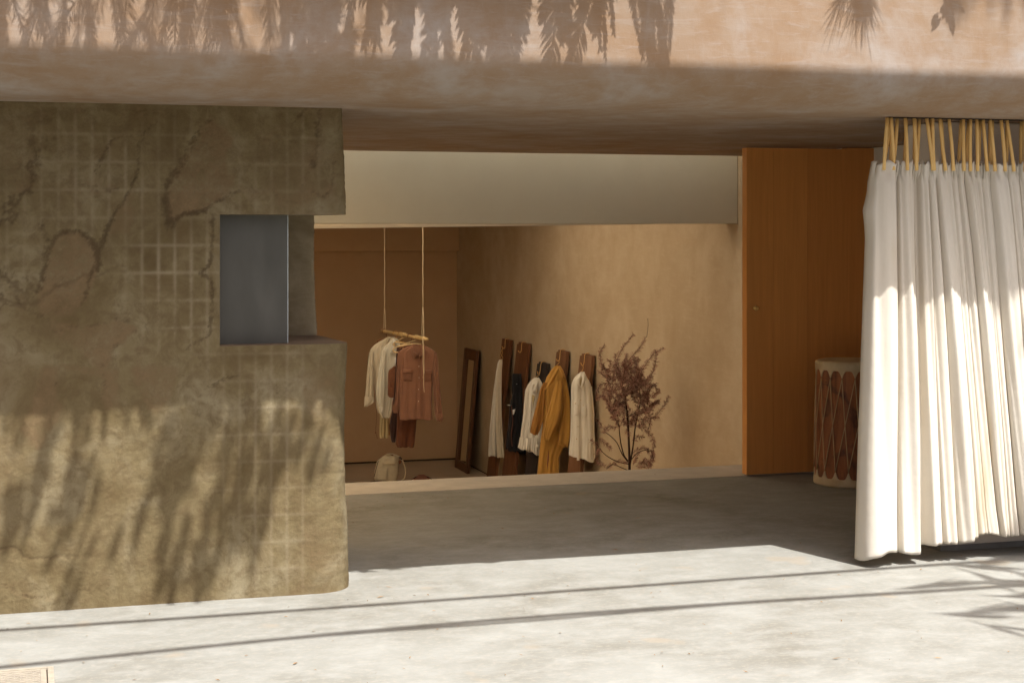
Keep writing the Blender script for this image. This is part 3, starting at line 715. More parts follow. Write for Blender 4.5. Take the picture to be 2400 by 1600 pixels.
    st = [(392,345,0),(440,460,0),(495,485,1),(478,395,1),(565,515,1),(610,630,0),(672,648,1),(728,735,0),(775,785,1),(825,820,1),(885,935,0),(945,960,0),(985,985,1),
          (1040,1095,0),(1105,1135,1),(1150,1190,0),(1322,1325,0),(1355,1318,1),(1410,1402,0),(1442,1412,1),(1484,1490,0),(1560,1612,0),(1582,1560,1),(1658,1695,0),(1692,1718,1),(1732,1738,1),(1785,1825,0),(1865,1925,0),(1915,1905,1),
          (2068,2070,0),(2090,2085,1),(2150,2170,0),(2210,2200,1),(2270,2290,0),(2340,2330,0)]
    cxs = 2420
    while cxs < 4700:                          # the loops go on along the rest of the rail
        st.append((cxs, cxs+random.uniform(-30, 40), random.random() < .4)); cxs += random.uniform(40, 80)
    for a, b_, back in st:
        p0 = on_y(2000+a/5.2275, 272, YQ); p1 = on_y(2000+b_/5.2275, 390, YQ)
        yo = 0.022 if back else -0.02
        pts = [(p0.x+(p1.x-p0.x)*q + 0.003*math.sin(3*q+a), YQ+yo*(0.8+0.4*q)+(0.0 if back else -0.004*q), (ZS-.006)+((zg+.01)-(ZS-.006))*q) for q in np.linspace(0, 1, 6)]
        MB().tube(pts, [0.0092]*6, 8).build('reed_loop', M['reed'], root, smooth=True)
make_curtain()

# ------------------------------------------------------------------ garments: closed lofts round an elliptical section, with folds
def K(x0, y0, z): return lambda x, y: (x0 + x/z, y0 + y/z)
KR = K(840, 760, 5.227); KW = K(1120, 780, 4.479); KP = K(1380, 720, 3.918); KB = K(840, 1040, 10.69)
def px(k, x, y, D, off=0.0):
    u, v = k(x, y); p = at_d(u, v, D); return p + DEP*off
class Loft:
    def __init__(s, k, rows, D, ratio=0.4, folds=5, famp=0.012, seed=0, flat=0.5, pinch=None, depth_min=0.02):
        r = np.random.default_rng(seed); s.D = D
        P = [(k(0, y)[1], k(a, y)[0], k(b, y)[0]) for y, a, b in rows]
        s.v = np.array([p[0] for p in P]); s.l = np.array([p[1] for p in P]); s.r = np.array([p[2] for p in P])
        s.ratio, s.flat, s.famp, s.dm = ratio*.8, flat, famp, depth_min
        s.wv = [(r.uniform(0.6, 1.0)*f, r.uniform(0, 6.28), r.uniform(-1.3, 1.3), r.uniform(0.5, 1)) for f in np.linspace(1.2, folds, 4)]
        s.wmax = (s.r - s.l).max()*D/FPX
    def lr(s, v):
        def sm(a):
            d = 2.2
            return (np.interp(v-d, s.v, a)+2*np.interp(v, s.v, a)+np.interp(v+d, s.v, a))/4
        return sm(s.l), sm(s.r)
    def fold(s, q, v):
        f = np.clip((v-s.v[0])/(s.v[-1]-s.v[0]), 0, 1); o = 0
        for kf, ph, dr, a in s.wv:
            o = o + a*(np.abs(np.sin(math.pi*(kf*q+dr*0.35*f)+ph))**0.8-0.6)
        return o*s.famp*1.5*(0.3+0.9*f)
    def dep(s, q, v, side):
        l, r = s.lr(v); w = (r-l)*s.D/FPX
        b = np.maximum(np.minimum(w, s.wmax)*s.ratio, s.dm)
        sn = np.sqrt(np.clip(1-(2*q-1)**2, 0, 1))
        return side*(b/2)*sn**s.flat - s.fold(q, v)*sn**0.5
    def front(s, u, v, off=0.004):
        l, r = s.lr(v); q = np.clip((u-l)/(r-l+1e-6), 0.02, 0.98)
        p = at_d(u, v, s.D); return p + DEP*float(s.dep(q, v, -1)-off)
    def mesh(s, nth=60, nr=60, hem=0.006, seed=1, zmin=None, slope=0.0):
        r = np.random.default_rng(seed); V = []
        vs_ = np.linspace(s.v[0], s.v[-1], nr); hp = r.uniform(0, 6.28, 3)
        for v in vs_:
            l, rr = s.lr(v); f = (v-vs_[0])/(vs_[-1]-vs_[0])
            for k_ in range(nth):
                th = 2*math.pi*k_/nth; q = 0.5-0.5*math.cos(th); side = -1 if math.sin(th) >= 0 else 1
                d = float(s.dep(q, v, side)); u = l+(rr-l)*q
                p = at_d(u, v, s.D) + DEP*d
                hz = hem*(math.sin(3*th+hp[0])+0.6*math.sin(5*th+hp[1]))*max(0, (f-.85)/.15)
                z = p.z+hz-slope*(q-.5)*max(0, (f-.5)/.5)**1.5
                if zmin is not None: z = max(z, zmin)
                V.append((p.x, p.y, z))
        return np.array(V), grid_faces(nr, nth, True)
    def patch(s, u0, v0, u1, v1, off=0.005, n=8, m=8, skew=0.0):
        V = []
        for j in range(m+1):
            for i in range(n+1):
                a, b = i/n, j/m
                e = off if 0 < i < n and 0 < j < m else off*0.2
                V.append(tuple(s.front(u0+(u1-u0)*a+skew*b, v0+(v1-v0)*b, e)))
        return V, grid_faces(m+1, n+1)
def add_loft(name, L, mat, parent, **kw):
    V, F = L.mesh(**kw); return mk(name, V, F, M[mat], parent, smooth=True)
def add_patch(name, L, k, x0, y0, x1, y1, mat, parent, off=0.005, skew=0.0, n=8, m=8):
    u0, v0 = k(x0, y0); u1, v1 = k(x1, y1); z = k(1, 0)[0]-k(0, 0)[0]
    V, F = L.patch(u0, v0, u1, v1, off, n, m, skew*z); return mk(name, V, F, M[mat], parent, smooth=True)
def add_button(L, k, x, y, mat, parent, r=0.006):
    u, v = k(x, y); p = L.front(u, v, 0.006); mb = MB(); n = 10; V = []
    for d, rr in ((0.004, 1), (-0.001, 1), (-0.002, .6), (-0.0012, .3)):
        for q in range(n): a = 2*math.pi*q/n; V.append(p + LAT*(r*rr*math.cos(a)) + UP*(r*rr*math.sin(a)) + DEP*d)
    F = grid_faces(4, n, True).tolist() + [list(range(3*n, 4*n))]
    mk('button', V, F, M[mat], parent, smooth=False)
def slab(name, k, poly, D, off, mat, parent, th=0.006, tilt=0.0, bow=0.0):
    """a cut piece of cloth (collar point, lapel, ribbon) with its own thickness, bowed towards us"""
    n = len(poly); cx = sum(p[0] for p in poly)/n; cyy = sum(p[1] for p in poly)/n; V = []
    sc = (k(1, 0)[0]-k(0, 0)[0])*D/FPX
    ring = []
    for i in range(n):
        a, b = poly[i], poly[(i+1) % n]
        for q in (0, 0.34, 0.67): ring.append((a[0]+(b[0]-a[0])*q, a[1]+(b[1]-a[1])*q))
    m = len(ring)
    for lay, o in ((1.0, 0), (0.5, -bow-0.002), (0.0, -bow*1.3-0.003)):
        for (x, y) in ring:
            X, Y = cx+(x-cx)*max(lay, 0.02), cyy+(y-cyy)*max(lay, .02)
            V.append(px(k, X, Y, D, off+o+tilt*(Y-cyy)*sc))
    for (x, y) in ring: V.append(px(k, x, y, D, off+th+tilt*(y-cyy)*sc))
    F = [(l_*m+i, l_*m+(i+1) % m, (l_+1)*m+(i+1) % m, (l_+1)*m+i) for l_ in range(2) for i in range(m)]
    F += [tuple(range(2*m, 3*m))] + [(i, 3*m+i, 3*m+(i+1) % m, (i+1) % m) for i in range(m)] + [tuple(range(4*m-1, 3*m-1, -1))]
    return mk(name, V, F, M[mat], parent, smooth=True)
def cord(name, k, pts, D, r, mat, parent, off=0.0, n=6):
    P = [px(k, x, y, D, off) for x, y in pts]; Q = []
    for a, b in zip(P[:-1], P[1:]): Q += [a.lerp(b, q) for q in (0, .5)]
    Q.append(P[-1])
    Q2 = [Q[0]]+[(Q[i-1]+2*Q[i]+Q[i+1])/4 for i in range(1, len(Q)-1)]+[Q[-1]]
    return MB().tube(Q2, r, n).build(name, M[mat], parent, smooth=True)

cloth('pink_cloth', (0.225, 0.108, 0.064), vary=0.08)
cloth('pink_cloth_dark', (0.18, 0.083, 0.048), vary=0.08)
cloth('cream_cloth', (0.66, 0.585, 0.44), vary=0.06)
cloth('cream_warm', (0.60, 0.52, 0.37), vary=0.06)
cloth('white_cloth', (0.68, 0.64, 0.52), vary=0.05, streak=0.12)
cloth('white_plain', (0.70, 0.665, 0.575), vary=0.04)
cloth('straw_cloth', (0.50, 0.40, 0.22), vary=0.08)
cloth('rust_cloth', (0.20, 0.082, 0.042), vary=0.10)
cloth('dark_brown_cloth', (0.055, 0.028, 0.022), vary=0.10)
cloth('brown_cloth', (0.125, 0.046, 0.022), vary=0.10)
cloth('black_cloth', (0.018, 0.017, 0.019), vary=0.10)
cloth('mustard_cloth', (0.46, 0.245, 0.055), vary=0.08)
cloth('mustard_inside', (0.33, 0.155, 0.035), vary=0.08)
cloth('bag_canvas', (0.72, 0.63, 0.44), vary=0.10)
cloth('rust_bag', (0.30, 0.13, 0.085), vary=0.12)
plain('leather', (0.20, 0.065, 0.03), 0.5, 0.4); plain('dark_leather', (0.06, 0.022, 0.014), 0.5, 0.4)
plain('rattan', (0.55, 0.32, 0.11), 0.45, 0.4); plain('rattan_pale', (0.62, 0.46, 0.24), 0.45, 0.4); plain('rattan_dark', (0.22, 0.085, 0.03), 0.45, 0.4)
plain('rope', (0.62, 0.50, 0.33), 0.9, 0.1, 0, 0.1, 200, 0.5, 400); plain('horn_button', (0.50, 0.36, 0.17), 0.4, 0.4); plain('pearl_button', (0.6, 0.5, 0.38), 0.35, 0.5)
plain('paper', (0.75, 0.74, 0.70), 0.7, 0.2); plain('thread', (0.20, 0.09, 0.05), 0.9, 0.1)
wood('bamboo', (0.60, 0.43, 0.20), (0.47, 0.30, 0.12), 1.0, (40, 40, 3), 0.45, 0.4)
wood('plank_brown', (0.165, 0.066, 0.026), (0.085, 0.032, 0.013), 1.0, (30, 30, 1.6), 0.6, 0.3)
wood('plank_tan', (0.185, 0.088, 0.042), (0.105, 0.045, 0.02), 1.0, (30, 30, 1.6), 0.6, 0.3)
wood('plank_dark', (0.038, 0.030, 0.028), (0.022, 0.017, 0.015), 1.0, (30, 30, 1.6), 0.65, 0.25)
wood('frame_wood', (0.115, 0.048, 0.02), (0.06, 0.024, 0.01), 1.0, (30, 30, 1.6), 0.5, 0.35)

# ------------------------------------------------------------------ hanging rail
PZ = 0.53
def poleD(x):
    y = 80 + (x-285)/565*105; v = KR(x, y)[1]; return (EYE-PZ)*FPX/(v-HZ), y
def pole_pt(x):
    D, y = poleD(x); return px(KR, x, y, D)
rail = thing('hanging_rail', 'pale wooden rod hung level on two long ropes, holding the row of clothes', 'clothes rail', pole_pt(560))
A, B = pole_pt(285), pole_pt(845)
MB().tube([A.lerp(B, q) + Vector((0, 0, 0.0015*math.sin(q*7))) for q in np.linspace(0, 1, 14)], [0.017+0.0025*math.sin(i*1.3)+.002*i/14 for i in range(14)], 14).build('rod', M['bamboo'], rail, smooth=True)
pdir = (B-A).normalized()
for xx, topu in ((320, 900.5), (790, 987.5)):
    p = pole_pt(xx); D, _ = poleD(xx); apex = p + Vector((0, 0, 0.33 if xx > 500 else 0.26))
    MB().tube([apex + Vector((0.002*math.sin(q*40), 0.002*math.cos(q*37), q*(ZS-apex.z-.002))) for q in np.linspace(0, 1, 30)], 0.0048, 7).build('rope', M['rope'], rail, smooth=True)
    for s in (-1, 1):
        q = p + pdir*0.030*s
        MB().tube([apex, apex.lerp(q + UP*0.1, .5) + pdir*0.006*s, q + UP*0.02 - DEP*0.004, q - DEP*0.021, q - UP*0.019, q+DEP*0.019], 0.0036, 6).build('rope_tie', M['rope'], rail, smooth=True)
D790, y790 = poleD(790)
cord('rope_tail', KR, [(785, 170), (795, 300), (790, 450), (800, 600), (798, 740), (806, 830)], D790-0.15, 0.0034, 'rope', rail)
cord('rope_tail', KR, [(790, 170), (805, 320), (802, 480), (806, 600), (792, 655)], D790-0.16, 0.0030, 'rope', rail)

def hanger(label, xh, arms, mat, r=0.0048, group='hangers on the hanging rail'):
    """hook over the rod (in the plane across it) and a bent shoulder bar"""
    D, y = poleD(xh); p = pole_pt(xh)
    t = thing('clothes_hanger', label, 'hanger', p, group)
    c = p; rr = 0.026
    pts = [c + LAT*(rr*math.sin(a)) + UP*(rr*math.cos(a)) for a in np.linspace(-2.2, 2.4, 18)]
    ax, ay = arms[len(arms)//2]
    MB().tube(pts, r*0.85, 7).build('hook', M[mat], t, smooth=True)
    neck = pts[-1]
    P = [px(KR, x, yy, D) for x, yy in arms]
    Q = []
    for a_, b_ in zip(P[:-1], P[1:]): Q += [a_.lerp(b_, q) for q in (0, .33, .67)]
    Q.append(P[-1])
    Q = [Q[0]] + [(Q[i-1]+2*Q[i]+Q[i+1])/4 for i in range(1, len(Q)-1)] + [Q[-1]]
    MB().tube(Q, r*1.25, 8).build('shoulder_bar', M[mat], t, smooth=True)
    MB().tube([neck, neck.lerp(P[len(P)//2], .5)+DEP*.002, P[len(P)//2]], r*0.8, 7).build('neck', M[mat], t, smooth=True)
hanger('dark rattan hanger at the far left end of the rod, its arm sticking out bare', 320, [(232, 225), (236, 200), (310, 180), (350, 172), (420, 200), (500, 250)], 'rattan_dark')
hanger('hanger hooked second from the far end of the rod, in the striped white shirt', 452, [(300, 300), (380, 240), (452, 205), (520, 250), (560, 300)], 'rattan')
hanger('pale hanger in the middle of the rod holding the rust waistcoat', 512, [(452, 260), (430, 235), (450, 212), (520, 215), (575, 222), (600, 260)], 'rattan')
hanger('orange hanger next to the middle of the rod, in the dark trousers', 560, [(440, 268), (418, 250), (440, 215), (560, 232), (620, 260)], 'rattan_pale')
hanger('hanger second from the near end of the rod, holding the brown trousers', 632, [(500, 300), (560, 262), (632, 245), (700, 262), (760, 300)], 'rattan_dark')
hanger('hanger nearest us on the rod, its looped arm showing left of the pink shirt', 710, [(492, 338), (450, 345), (420, 322), (430, 290), (480, 272), (600, 250), (710, 232), (800, 262), (900, 320)], 'rattan_pale', 0.0055)

def garment(name, label, cat, D, k, x, y, group=None):
    return thing(name, label, cat, px(k, x, y, D), group)
GR = 'clothes hung on the rod'
# cream shirt at the far end
D = poleD(325)[0]
t = garment('cream_shirt', 'cream long sleeved shirt hanging at the far left end of the rod', 'shirt', D, KR, 300, 160, GR)
add_loft('body', Loft(KR, [(152,368,440),(170,330,448),(205,268,455),(250,195,462),(300,150,468),(345,138,470),(420,148,470),(600,182,462),(800,198,445),(1000,212,425),(1080,240,400)], D, .30, 5, .010, 31), 'cream_cloth', t)
add_loft('sleeve', Loft(KR, [(340,132,178),(420,122,180),(600,105,188),(760,94,190),(860,84,190),(890,80,192)], D-.05, .6, 3, .010, 32), 'cream_cloth', t)
add_loft('cuff', Loft(KR, [(880,78,190),(910,74,196),(945,72,198),(975,74,168),(1000,70,104)], D-.06, .6, 3, .008, 33), 'cream_cloth', t)
slab('collar', KR, [(372,155),(400,150),(360,235),(340,225),(352,190)], D, -.06, 'cream_cloth', t, .006, 0, .006)
cord('drawstring', KR, [(178,500),(186,560),(190,640),(188,760),(192,830),(205,900),(208,960),(222,1060),(226,1120),(216,1220),(210,1310),(222,1360),(232,1400)], D-.10, .0022, 'thread', t)
MB().prism(px(KR, 212, 1325, D-.10), LAT*.006, DEP*.004, UP*.008).build('cord_toggle', M['leather'], t)
# straw coloured trousers below
D = poleD(400)[0]
t = garment('straw_trousers', 'straw coloured trousers hanging behind the striped white shirt', 'trousers', D, KR, 320, 220, GR)
add_loft('leg', Loft(KR, [(220,400,470),(300,330,460),(600,290,430),(900,272,400),(1060,262,392),(1150,262,370),(1260,258,368),(1350,256,370),(1385,262,368)], D, .35, 4, .010, 34), 'straw_cloth', t)
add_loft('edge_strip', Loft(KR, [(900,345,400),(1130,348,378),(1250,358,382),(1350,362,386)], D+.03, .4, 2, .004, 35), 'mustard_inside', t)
# striped white shirt
D = poleD(455)[0]
t = garment('striped_white_shirt', 'thin white shirt with fine stripes hanging second on the rod', 'shirt', D, KR, 400, 200, GR)
L = Loft(KR, [(168,428,472),(190,400,490),(225,372,505),(290,290,520),(330,283,522),(450,280,515),(600,272,490),(800,262,465),(1000,268,425),(1100,268,395),(1138,290,382)], D, .30, 6, .010, 36)
add_loft('body', L, 'white_cloth', t)
add_loft('sleeve', Loft(KR, [(310,284,330),(450,262,325),(600,240,322),(760,222,322),(880,218,314),(960,236,310),(1010,250,308)], D-.07, .5, 3, .010, 37), 'white_cloth', t)
add_loft('cuff', Loft(KR, [(1000,246,310),(1040,256,310),(1078,266,304)], D-.07, .5, 2, .005, 38), 'white_plain', t)
slab('collar', KR, [(432,170),(470,195),(455,260),(480,330),(440,345),(395,350),(415,280),(418,220)], D, -.075, 'white_plain', t, .006, 0, .008)
# rust waistcoat with its label
D = poleD(512)[0]
t = garment('rust_waistcoat', 'rust brown sleeveless waistcoat half hidden behind the pink shirt', 'waistcoat', D, KR, 430, 500, GR)
L = Loft(KR, [(300,480,540),(420,470,560),(500,445,600),(530,412,600),(560,372,600),(600,364,600),(700,361,600),(800,359,600),(870,358,600),(890,380,600)], D, .26, 4, .008, 39)
add_loft('body', L, 'rust_cloth', t); add_patch('pocket_flap', L, KR, 378, 695, 462, 765, 'rust_cloth', t, .014)
add_loft('lining', Loft(KR, [(850,440,560),(950,415,560),(1040,408,540),(1070,415,520)], D+.04, .3, 3, .008, 40), 'rust_cloth', t)
tg = garment('price_tag', 'small white paper tag hanging at the armhole of the rust waistcoat', 'tag', D-.12, KR, 462, 410)
slab('card', KR, [(444,408),(482,406),(482,470),(462,500),(444,520)], D-.13, 0, 'paper', tg, .002, 0, .001)
cord('string', KR, [(486,250),(484,330),(464,410)], D-.13, .0016, 'thread', tg)
# dark trousers, brown trousers
D = poleD(570)[0]
t = garment('dark_trousers', 'very dark brown trousers showing below the rust waistcoat', 'trousers', D, KR, 440, 300, GR)
add_loft('leg', Loft(KR, [(262,470,540),(600,450,530),(1000,425,500),(1070,412,490),(1150,392,486),(1250,380,480),(1340,388,466),(1410,402,456),(1438,410,452)], D, .45, 3, .010, 41), 'dark_brown_cloth', t)
D = poleD(638)[0]
t = garment('brown_trousers', 'chestnut brown trousers hanging below the pink shirt', 'trousers', D, KR, 590, 300, GR)
add_loft('leg', Loft(KR, [(252,560,720),(400,520,740),(900,490,728),(1110,482,718),(1200,476,712),(1300,470,704),(1400,464,694),(1470,458,686),(1500,480,681)], D, .28, 4, .010, 42), 'brown_cloth', t)
add_loft('far_leg', Loft(KR, [(900,470,600),(1110,474,520),(1300,466,500),(1462,457,490)], D+.05, .4, 2, .006, 43), 'brown_cloth', t)
# dusty pink shirt nearest us
D = poleD(712)[0]
t = garment('pink_shirt', 'dusty pink button shirt with two chest pockets at the near end of the rod', 'shirt', D, KR, 710, 240, GR)
L = Loft(KR, [(246,668,782),(262,635,815),(285,560,872),(318,508,925),(345,494,950),(420,490,948),(600,496,922),(800,498,905),(1000,500,898),(1100,503,902),(1160,510,908)], D, .27, 7, .012, 44)
add_loft('body', L, 'pink_cloth', t, nth=90, nr=80)
add_loft('sleeve', Loft(KR, [(335,905,955),(420,903,970),(600,905,986),(800,914,1003),(1000,932,1020),(1090,940,1026)], D-.02, .6, 3, .012, 45), 'pink_cloth', t)
add_loft('cuff', Loft(KR, [(1085,938,1030),(1110,942,1040),(1150,950,1043),(1180,968,1022)], D-.02, .6, 2, .005, 46), 'pink_cloth', t)
add_loft('sleeve', Loft(KR, [(330,488,535),(420,476,530),(600,466,520),(800,458,510),(920,448,505),(1000,428,498)], D-.02, .6, 3, .012, 47), 'pink_cloth', t)
add_loft('cuff', Loft(KR, [(990,412,494),(1040,418,492),(1080,432,486)], D-.02, .6, 2, .005, 48), 'pink_cloth', t)
slab('collar', KR, [(650,262),(672,248),(680,320),(742,372),(690,410),(660,352)], D, -.075, 'pink_cloth', t, .008, 0, .008)
slab('collar', KR, [(742,372),(778,335),(786,250),(806,258),(806,350),(782,400)], D, -.075, 'pink_cloth', t, .008, 0, .008)
add_patch('placket', L, KR, 722, 385, 762, 1150, 'pink_cloth', t, .007, 0, 5, 26)
add_patch('chest_pocket', L, KR, 552, 552, 662, 690, 'pink_cloth_dark', t, .012); add_patch('chest_pocket', L, KR, 812, 560, 905, 700, 'pink_cloth_dark', t, .012)
add_patch('pocket_flap', L, KR, 548, 545, 668, 592, 'pink_cloth', t, .018); add_patch('pocket_flap', L, KR, 808, 553, 908, 600, 'pink_cloth', t, .018)
for y in (508, 648, 790, 935): add_button(L, KR, 742, y, 'pearl_button', t)
for x, y in ((607, 580), (858, 588)): add_button(L, KR, x, y, 'pearl_button', t, .005)

# ------------------------------------------------------------------ planks leaning on the right wall, hooks and the clothes on them
def on_x(u, v, X):
    d = ray(u, v); tt = X/d[0]; return Vector((X, d[1]*tt, EYE+d[2]*tt))
GP = 'planks leaning on the right wall'
def plank(label, ul, ur, vt, lean, mat, notch=True, wide=None):
    xt = XR-.047
    a = on_x(ul, vt, xt); b_ = on_x(ur, vt, xt); yf, yn = a.y, b_.y; zt = 0.5*(a.z+b_.z)
    t = thing('plank', label, 'plank', (xt-lean, (yf+yn)/2, ZR), GP)
    ht = zt-ZR
    def board(y0, y1, x_off, top, name, m):
        V = []
        for y in (y0, y1):
            V += [(xt-lean+x_off, y, ZR), (xt-lean+x_off+.036, y, ZR), (xt+x_off+.036, y, ZR+top), (xt+x_off, y, ZR+top)]
        mb = MB().add(V, [(0,1,2,3),(7,6,5,4),(0,4,5,1),(1,5,6,2),(2,6,7,3),(3,7,4,0)])
        mb.build(name, M[m], t, bevel=.003)
    board(yn, yf-0.075, 0, ht, 'board', mat)
    board(yf-0.072, yf, 0.004, ht-(.028 if notch else 0), 'side_strip', mat)
    return t, (yn+yf)/2, zt
P1 = plank('tallest brown plank, farthest left of the row, with cream trousers on it', 1176, 1196, 795, .21, 'plank_brown', False)
P2 = plank('brown plank second from the mirror, with the black trousers on it', 1211, 1239, 803, .21, 'plank_brown')
P3 = plank('short black plank in the middle of the row behind the bow blouse', 1258, 1283, 849, .19, 'plank_dark')
P4 = plank('tan brown plank behind the mustard coat', 1303, 1328, 821, .20, 'plank_tan')
P5 = plank('tan brown plank nearest the dried plant, behind the white shirt', 1358, 1388, 830, .20, 'plank_tan')
def Dof(y, x=5.3): return x*S_ + y*C_
GH = 'hooks over the tops of the planks'
def hook(label, P, k, pts, mat='rattan', r=0.0045, ring=None):
    D = Dof(P[1], 5.38)-.03
    t = thing('hook', label, 'hook', px(k, *pts[0], D), GH)
    x0 = XR-.047; p = px(k, *pts[0], D)
    over = [Vector((XR-.004, P[1], P[2]-.03)), Vector((XR-.006, P[1], P[2]+.006)), Vector((XR-.03, P[1], P[2]+.010)), Vector((x0-.012, P[1], P[2]+.006))]
    Q = over + [px(k, x, y, D) for x, y in pts[1:]]
    R_ = []
    for a_, b_ in zip(Q[:-1], Q[1:]): R_ += [a_.lerp(b_, q) for q in (0, .5)]
    R_.append(Q[-1]); R_ = [R_[0]]+[(R_[i-1]+2*R_[i]+R_[i+1])/4 for i in range(1, len(R_)-1)]+[R_[-1]]
    MB().tube(R_, r, 7).build('hook_wire', M[mat], t, smooth=True)
    if ring:
        cord('tie_ring', k, ring, D-.012, r*.85, mat, t)
hook('tan hook over the farthest left plank, holding the cream trousers', P1, KW, [(285,66),(286,120),(284,165),(268,165),(250,138)], ring=[(262,160),(240,200),(235,215),(262,250),(262,275),(238,275),(232,262),(262,215),(252,180)])
hook('empty looking tan hook over the plank with the black trousers', P2, KW, [(455,97),(458,150),(455,200),(435,208),(422,185)])
hook('tan hook over the short black plank, holding the bow blouse', P3, KW, [(660,312),(655,380),(650,430),(632,440),(622,400)], ring=[(640,410),(650,430),(640,450),(618,450),(614,470),(630,480)])
hook('tan hook over the plank that carries the mustard coat', P4, KW, [(866,180),(862,240),(858,290),(835,300),(822,270)], ring=[(845,285),(858,305),(840,330),(825,340),(838,360)])
hook('tan hook over the plank nearest the dried plant, holding the white shirt', P5, KW, [(1112,222),(1118,280),(1112,335),(1092,345),(1080,312)], ring=[(1100,340),(1108,360),(1100,395),(1085,405),(1095,420)])
GG = 'clothes hung on the leaning planks'
D = Dof(P1[1])-.20
t = garment('cream_trousers', 'cream trousers hung by the waist on the farthest left plank', 'trousers', D, KW, 240, 285, GG)
add_loft('leg', Loft(KW, [(282,222,246),(320,206,240),(400,192,226),(600,163,202),(800,141,192),(1000,123,191),(1200,111,193),(1288,107,196)], D, .55, 2, .010, 51), 'white_plain', t)
add_loft('leg', Loft(KW, [(280,232,258),(320,222,258),(400,206,252),(600,190,248),(800,183,250),(1000,187,258),(1200,196,272),(1302,200,284)], D-.05, .6, 3, .012, 52), 'cream_cloth', t)
D = Dof(P2[1])-.20
t = garment('black_trousers', 'black trousers folded over the second plank from the mirror', 'trousers', D, KW, 410, 430, GG)
L = Loft(KW, [(428,361,456),(440,359,458),(520,359,462),(700,356,470),(760,350,470),(840,352,470),(1000,330,462),(1100,312,452),(1190,302,478),(1235,318,492)], D, .42, 3, .010, 53)
add_loft('leg', L, 'black_cloth', t); add_loft('leg', Loft(KW, [(700,345,380),(900,325,372),(1100,298,360),(1215,293,350)], D+.05, .5, 2, .008, 54), 'black_cloth', t)
add_loft('cuff', Loft(KW, [(1180,330,492),(1230,335,505),(1262,420,508)], D+.02, .5, 3, .01, 55), 'black_cloth', t)
add_button(L, KW, 407, 533, 'paper', t, .005)
cord('drawstring', KW, [(352,760),(358,820),(366,880),(364,960),(352,1040),(352,1120),(360,1190)], D-.12, .0028, 'leather', t)
tg = garment('swing_tag', 'white paper swing tag on the black trousers', 'tag', D-.11, KW, 378, 800)
slab('card', KW, [(363,808),(393,798),(386,836),(372,860),(366,850)], D-.125, 0, 'paper', tg, .002, 0, .001)
cord('string', KW, [(310,757),(326,755),(345,762)], D-.115, .004, 'paper', t)
D = Dof(P3[1])-.20
t = garment('bow_blouse', 'cream blouse with a ribbon bow hanging on the short black plank', 'blouse', D, KW, 620, 475, GG)
L = Loft(KW, [(468,600,640),(490,565,655),(520,540,672),(560,515,688),(600,497,700),(700,486,700),(850,476,690),(1000,456,675),(1100,445,668),(1140,440,662)], D, .42, 4, .012, 56)
add_loft('body', L, 'white_plain', t)
add_loft('peplum', Loft(KW, [(1095,440,655),(1140,432,654),(1180,424,652),(1235,418,650)], D-.01, .45, 9, .014, 57), 'white_plain', t, nth=90, hem=.012, slope=.085)
slab('bow', KW, [(592,505),(625,478),(640,500),(632,560),(626,622),(576,612),(590,560)], D, -.10, 'white_plain', t, .006, 0, .010)
slab('bow', KW, [(572,520),(602,488),(598,520),(582,560),(570,585),(566,545)], D, -.085, 'white_plain', t, .006, 0, .008)
slab('opening', KW, [(566,640),(600,655),(588,720),(576,808),(572,720)], D, -.082, 'straw_cloth', t, .003, 0, .001)  # darker patch laid on the front for the shade inside the blouse
add_patch('placket', L, KW, 545, 640, 570, 1130, 'white_plain', t, .008, -20, 4, 18)
for x, y in ((562, 825), (554, 922)): add_button(L, KW, x, y, 'horn_button', t, .006)
add_button(L, KW, 533, 1110, 'horn_button', t, .009)
slab('pocket', KW, [(605,1155),(640,1150),(642,1190),(625,1205),(605,1195)], D, -.115, 'white_plain', t, .004, 0, .004)
D = Dof(P4[1])-.22
t = garment('mustard_coat', 'long mustard yellow coat hanging in the middle of the planks', 'coat', D, KW, 840, 350, GG)
add_loft('body', Loft(KW, [(345,812,866),(370,785,882),(400,765,900),(460,722,922),(520,702,936),(600,700,950),(800,690,962),(1000,676,958),(1100,662,950),(1200,650,900),(1300,640,855),(1480,622,852),(1600,612,850)], D, .40, 5, .007, 58), 'mustard_cloth', t, nth=90, nr=90)
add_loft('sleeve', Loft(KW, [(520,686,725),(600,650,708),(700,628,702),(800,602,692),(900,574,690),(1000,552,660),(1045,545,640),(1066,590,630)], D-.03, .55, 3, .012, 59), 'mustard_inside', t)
add_loft('sleeve', Loft(KW, [(500,815,882),(600,795,888),(700,770,888),(800,742,886),(880,718,872),(950,704,850),(1040,692,800),(1100,688,775),(1128,705,752)], D-.11, .6, 3, .008, 60), 'mustard_cloth', t, nr=70)
add_loft('sleeve', Loft(KW, [(500,888,930),(600,890,952),(700,894,965),(900,874,974),(1000,860,972),(1100,846,968),(1160,836,960),(1195,905,948)], D-.05, .6, 2, .008, 61), 'mustard_cloth', t)
slab('lapel', KW, [(702,575),(735,515),(775,440),(815,372),(845,352),(838,400),(800,480),(770,525),(735,545),(712,605)], D, -.12, 'mustard_cloth', t, .008, 0, .012)
slab('lapel', KW, [(845,352),(868,362),(900,420),(915,470),(892,470),(872,420)], D, -.115, 'mustard_cloth', t, .008, 0, .010)
slab('front_shade', KW, [(712,640),(722,700),(738,880),(726,840),(712,740)], D, -.118, 'mustard_inside', t, .003, 0, .001)  # darker slab over the coat, standing in for shade between its fronts
slab('slit_shade', KW, [(738,1200),(745,1290),(726,1420),(722,1350)], D, -.112, 'leather', t, .003, 0, .001)  # dark slab in place of the shade within the slit
D = Dof(P5[1])-.22
t = garment('white_shirt', 'white buttoned shirt with a chest pocket on the plank beside the dried plant', 'shirt', D, KW, 1095, 415, GG)
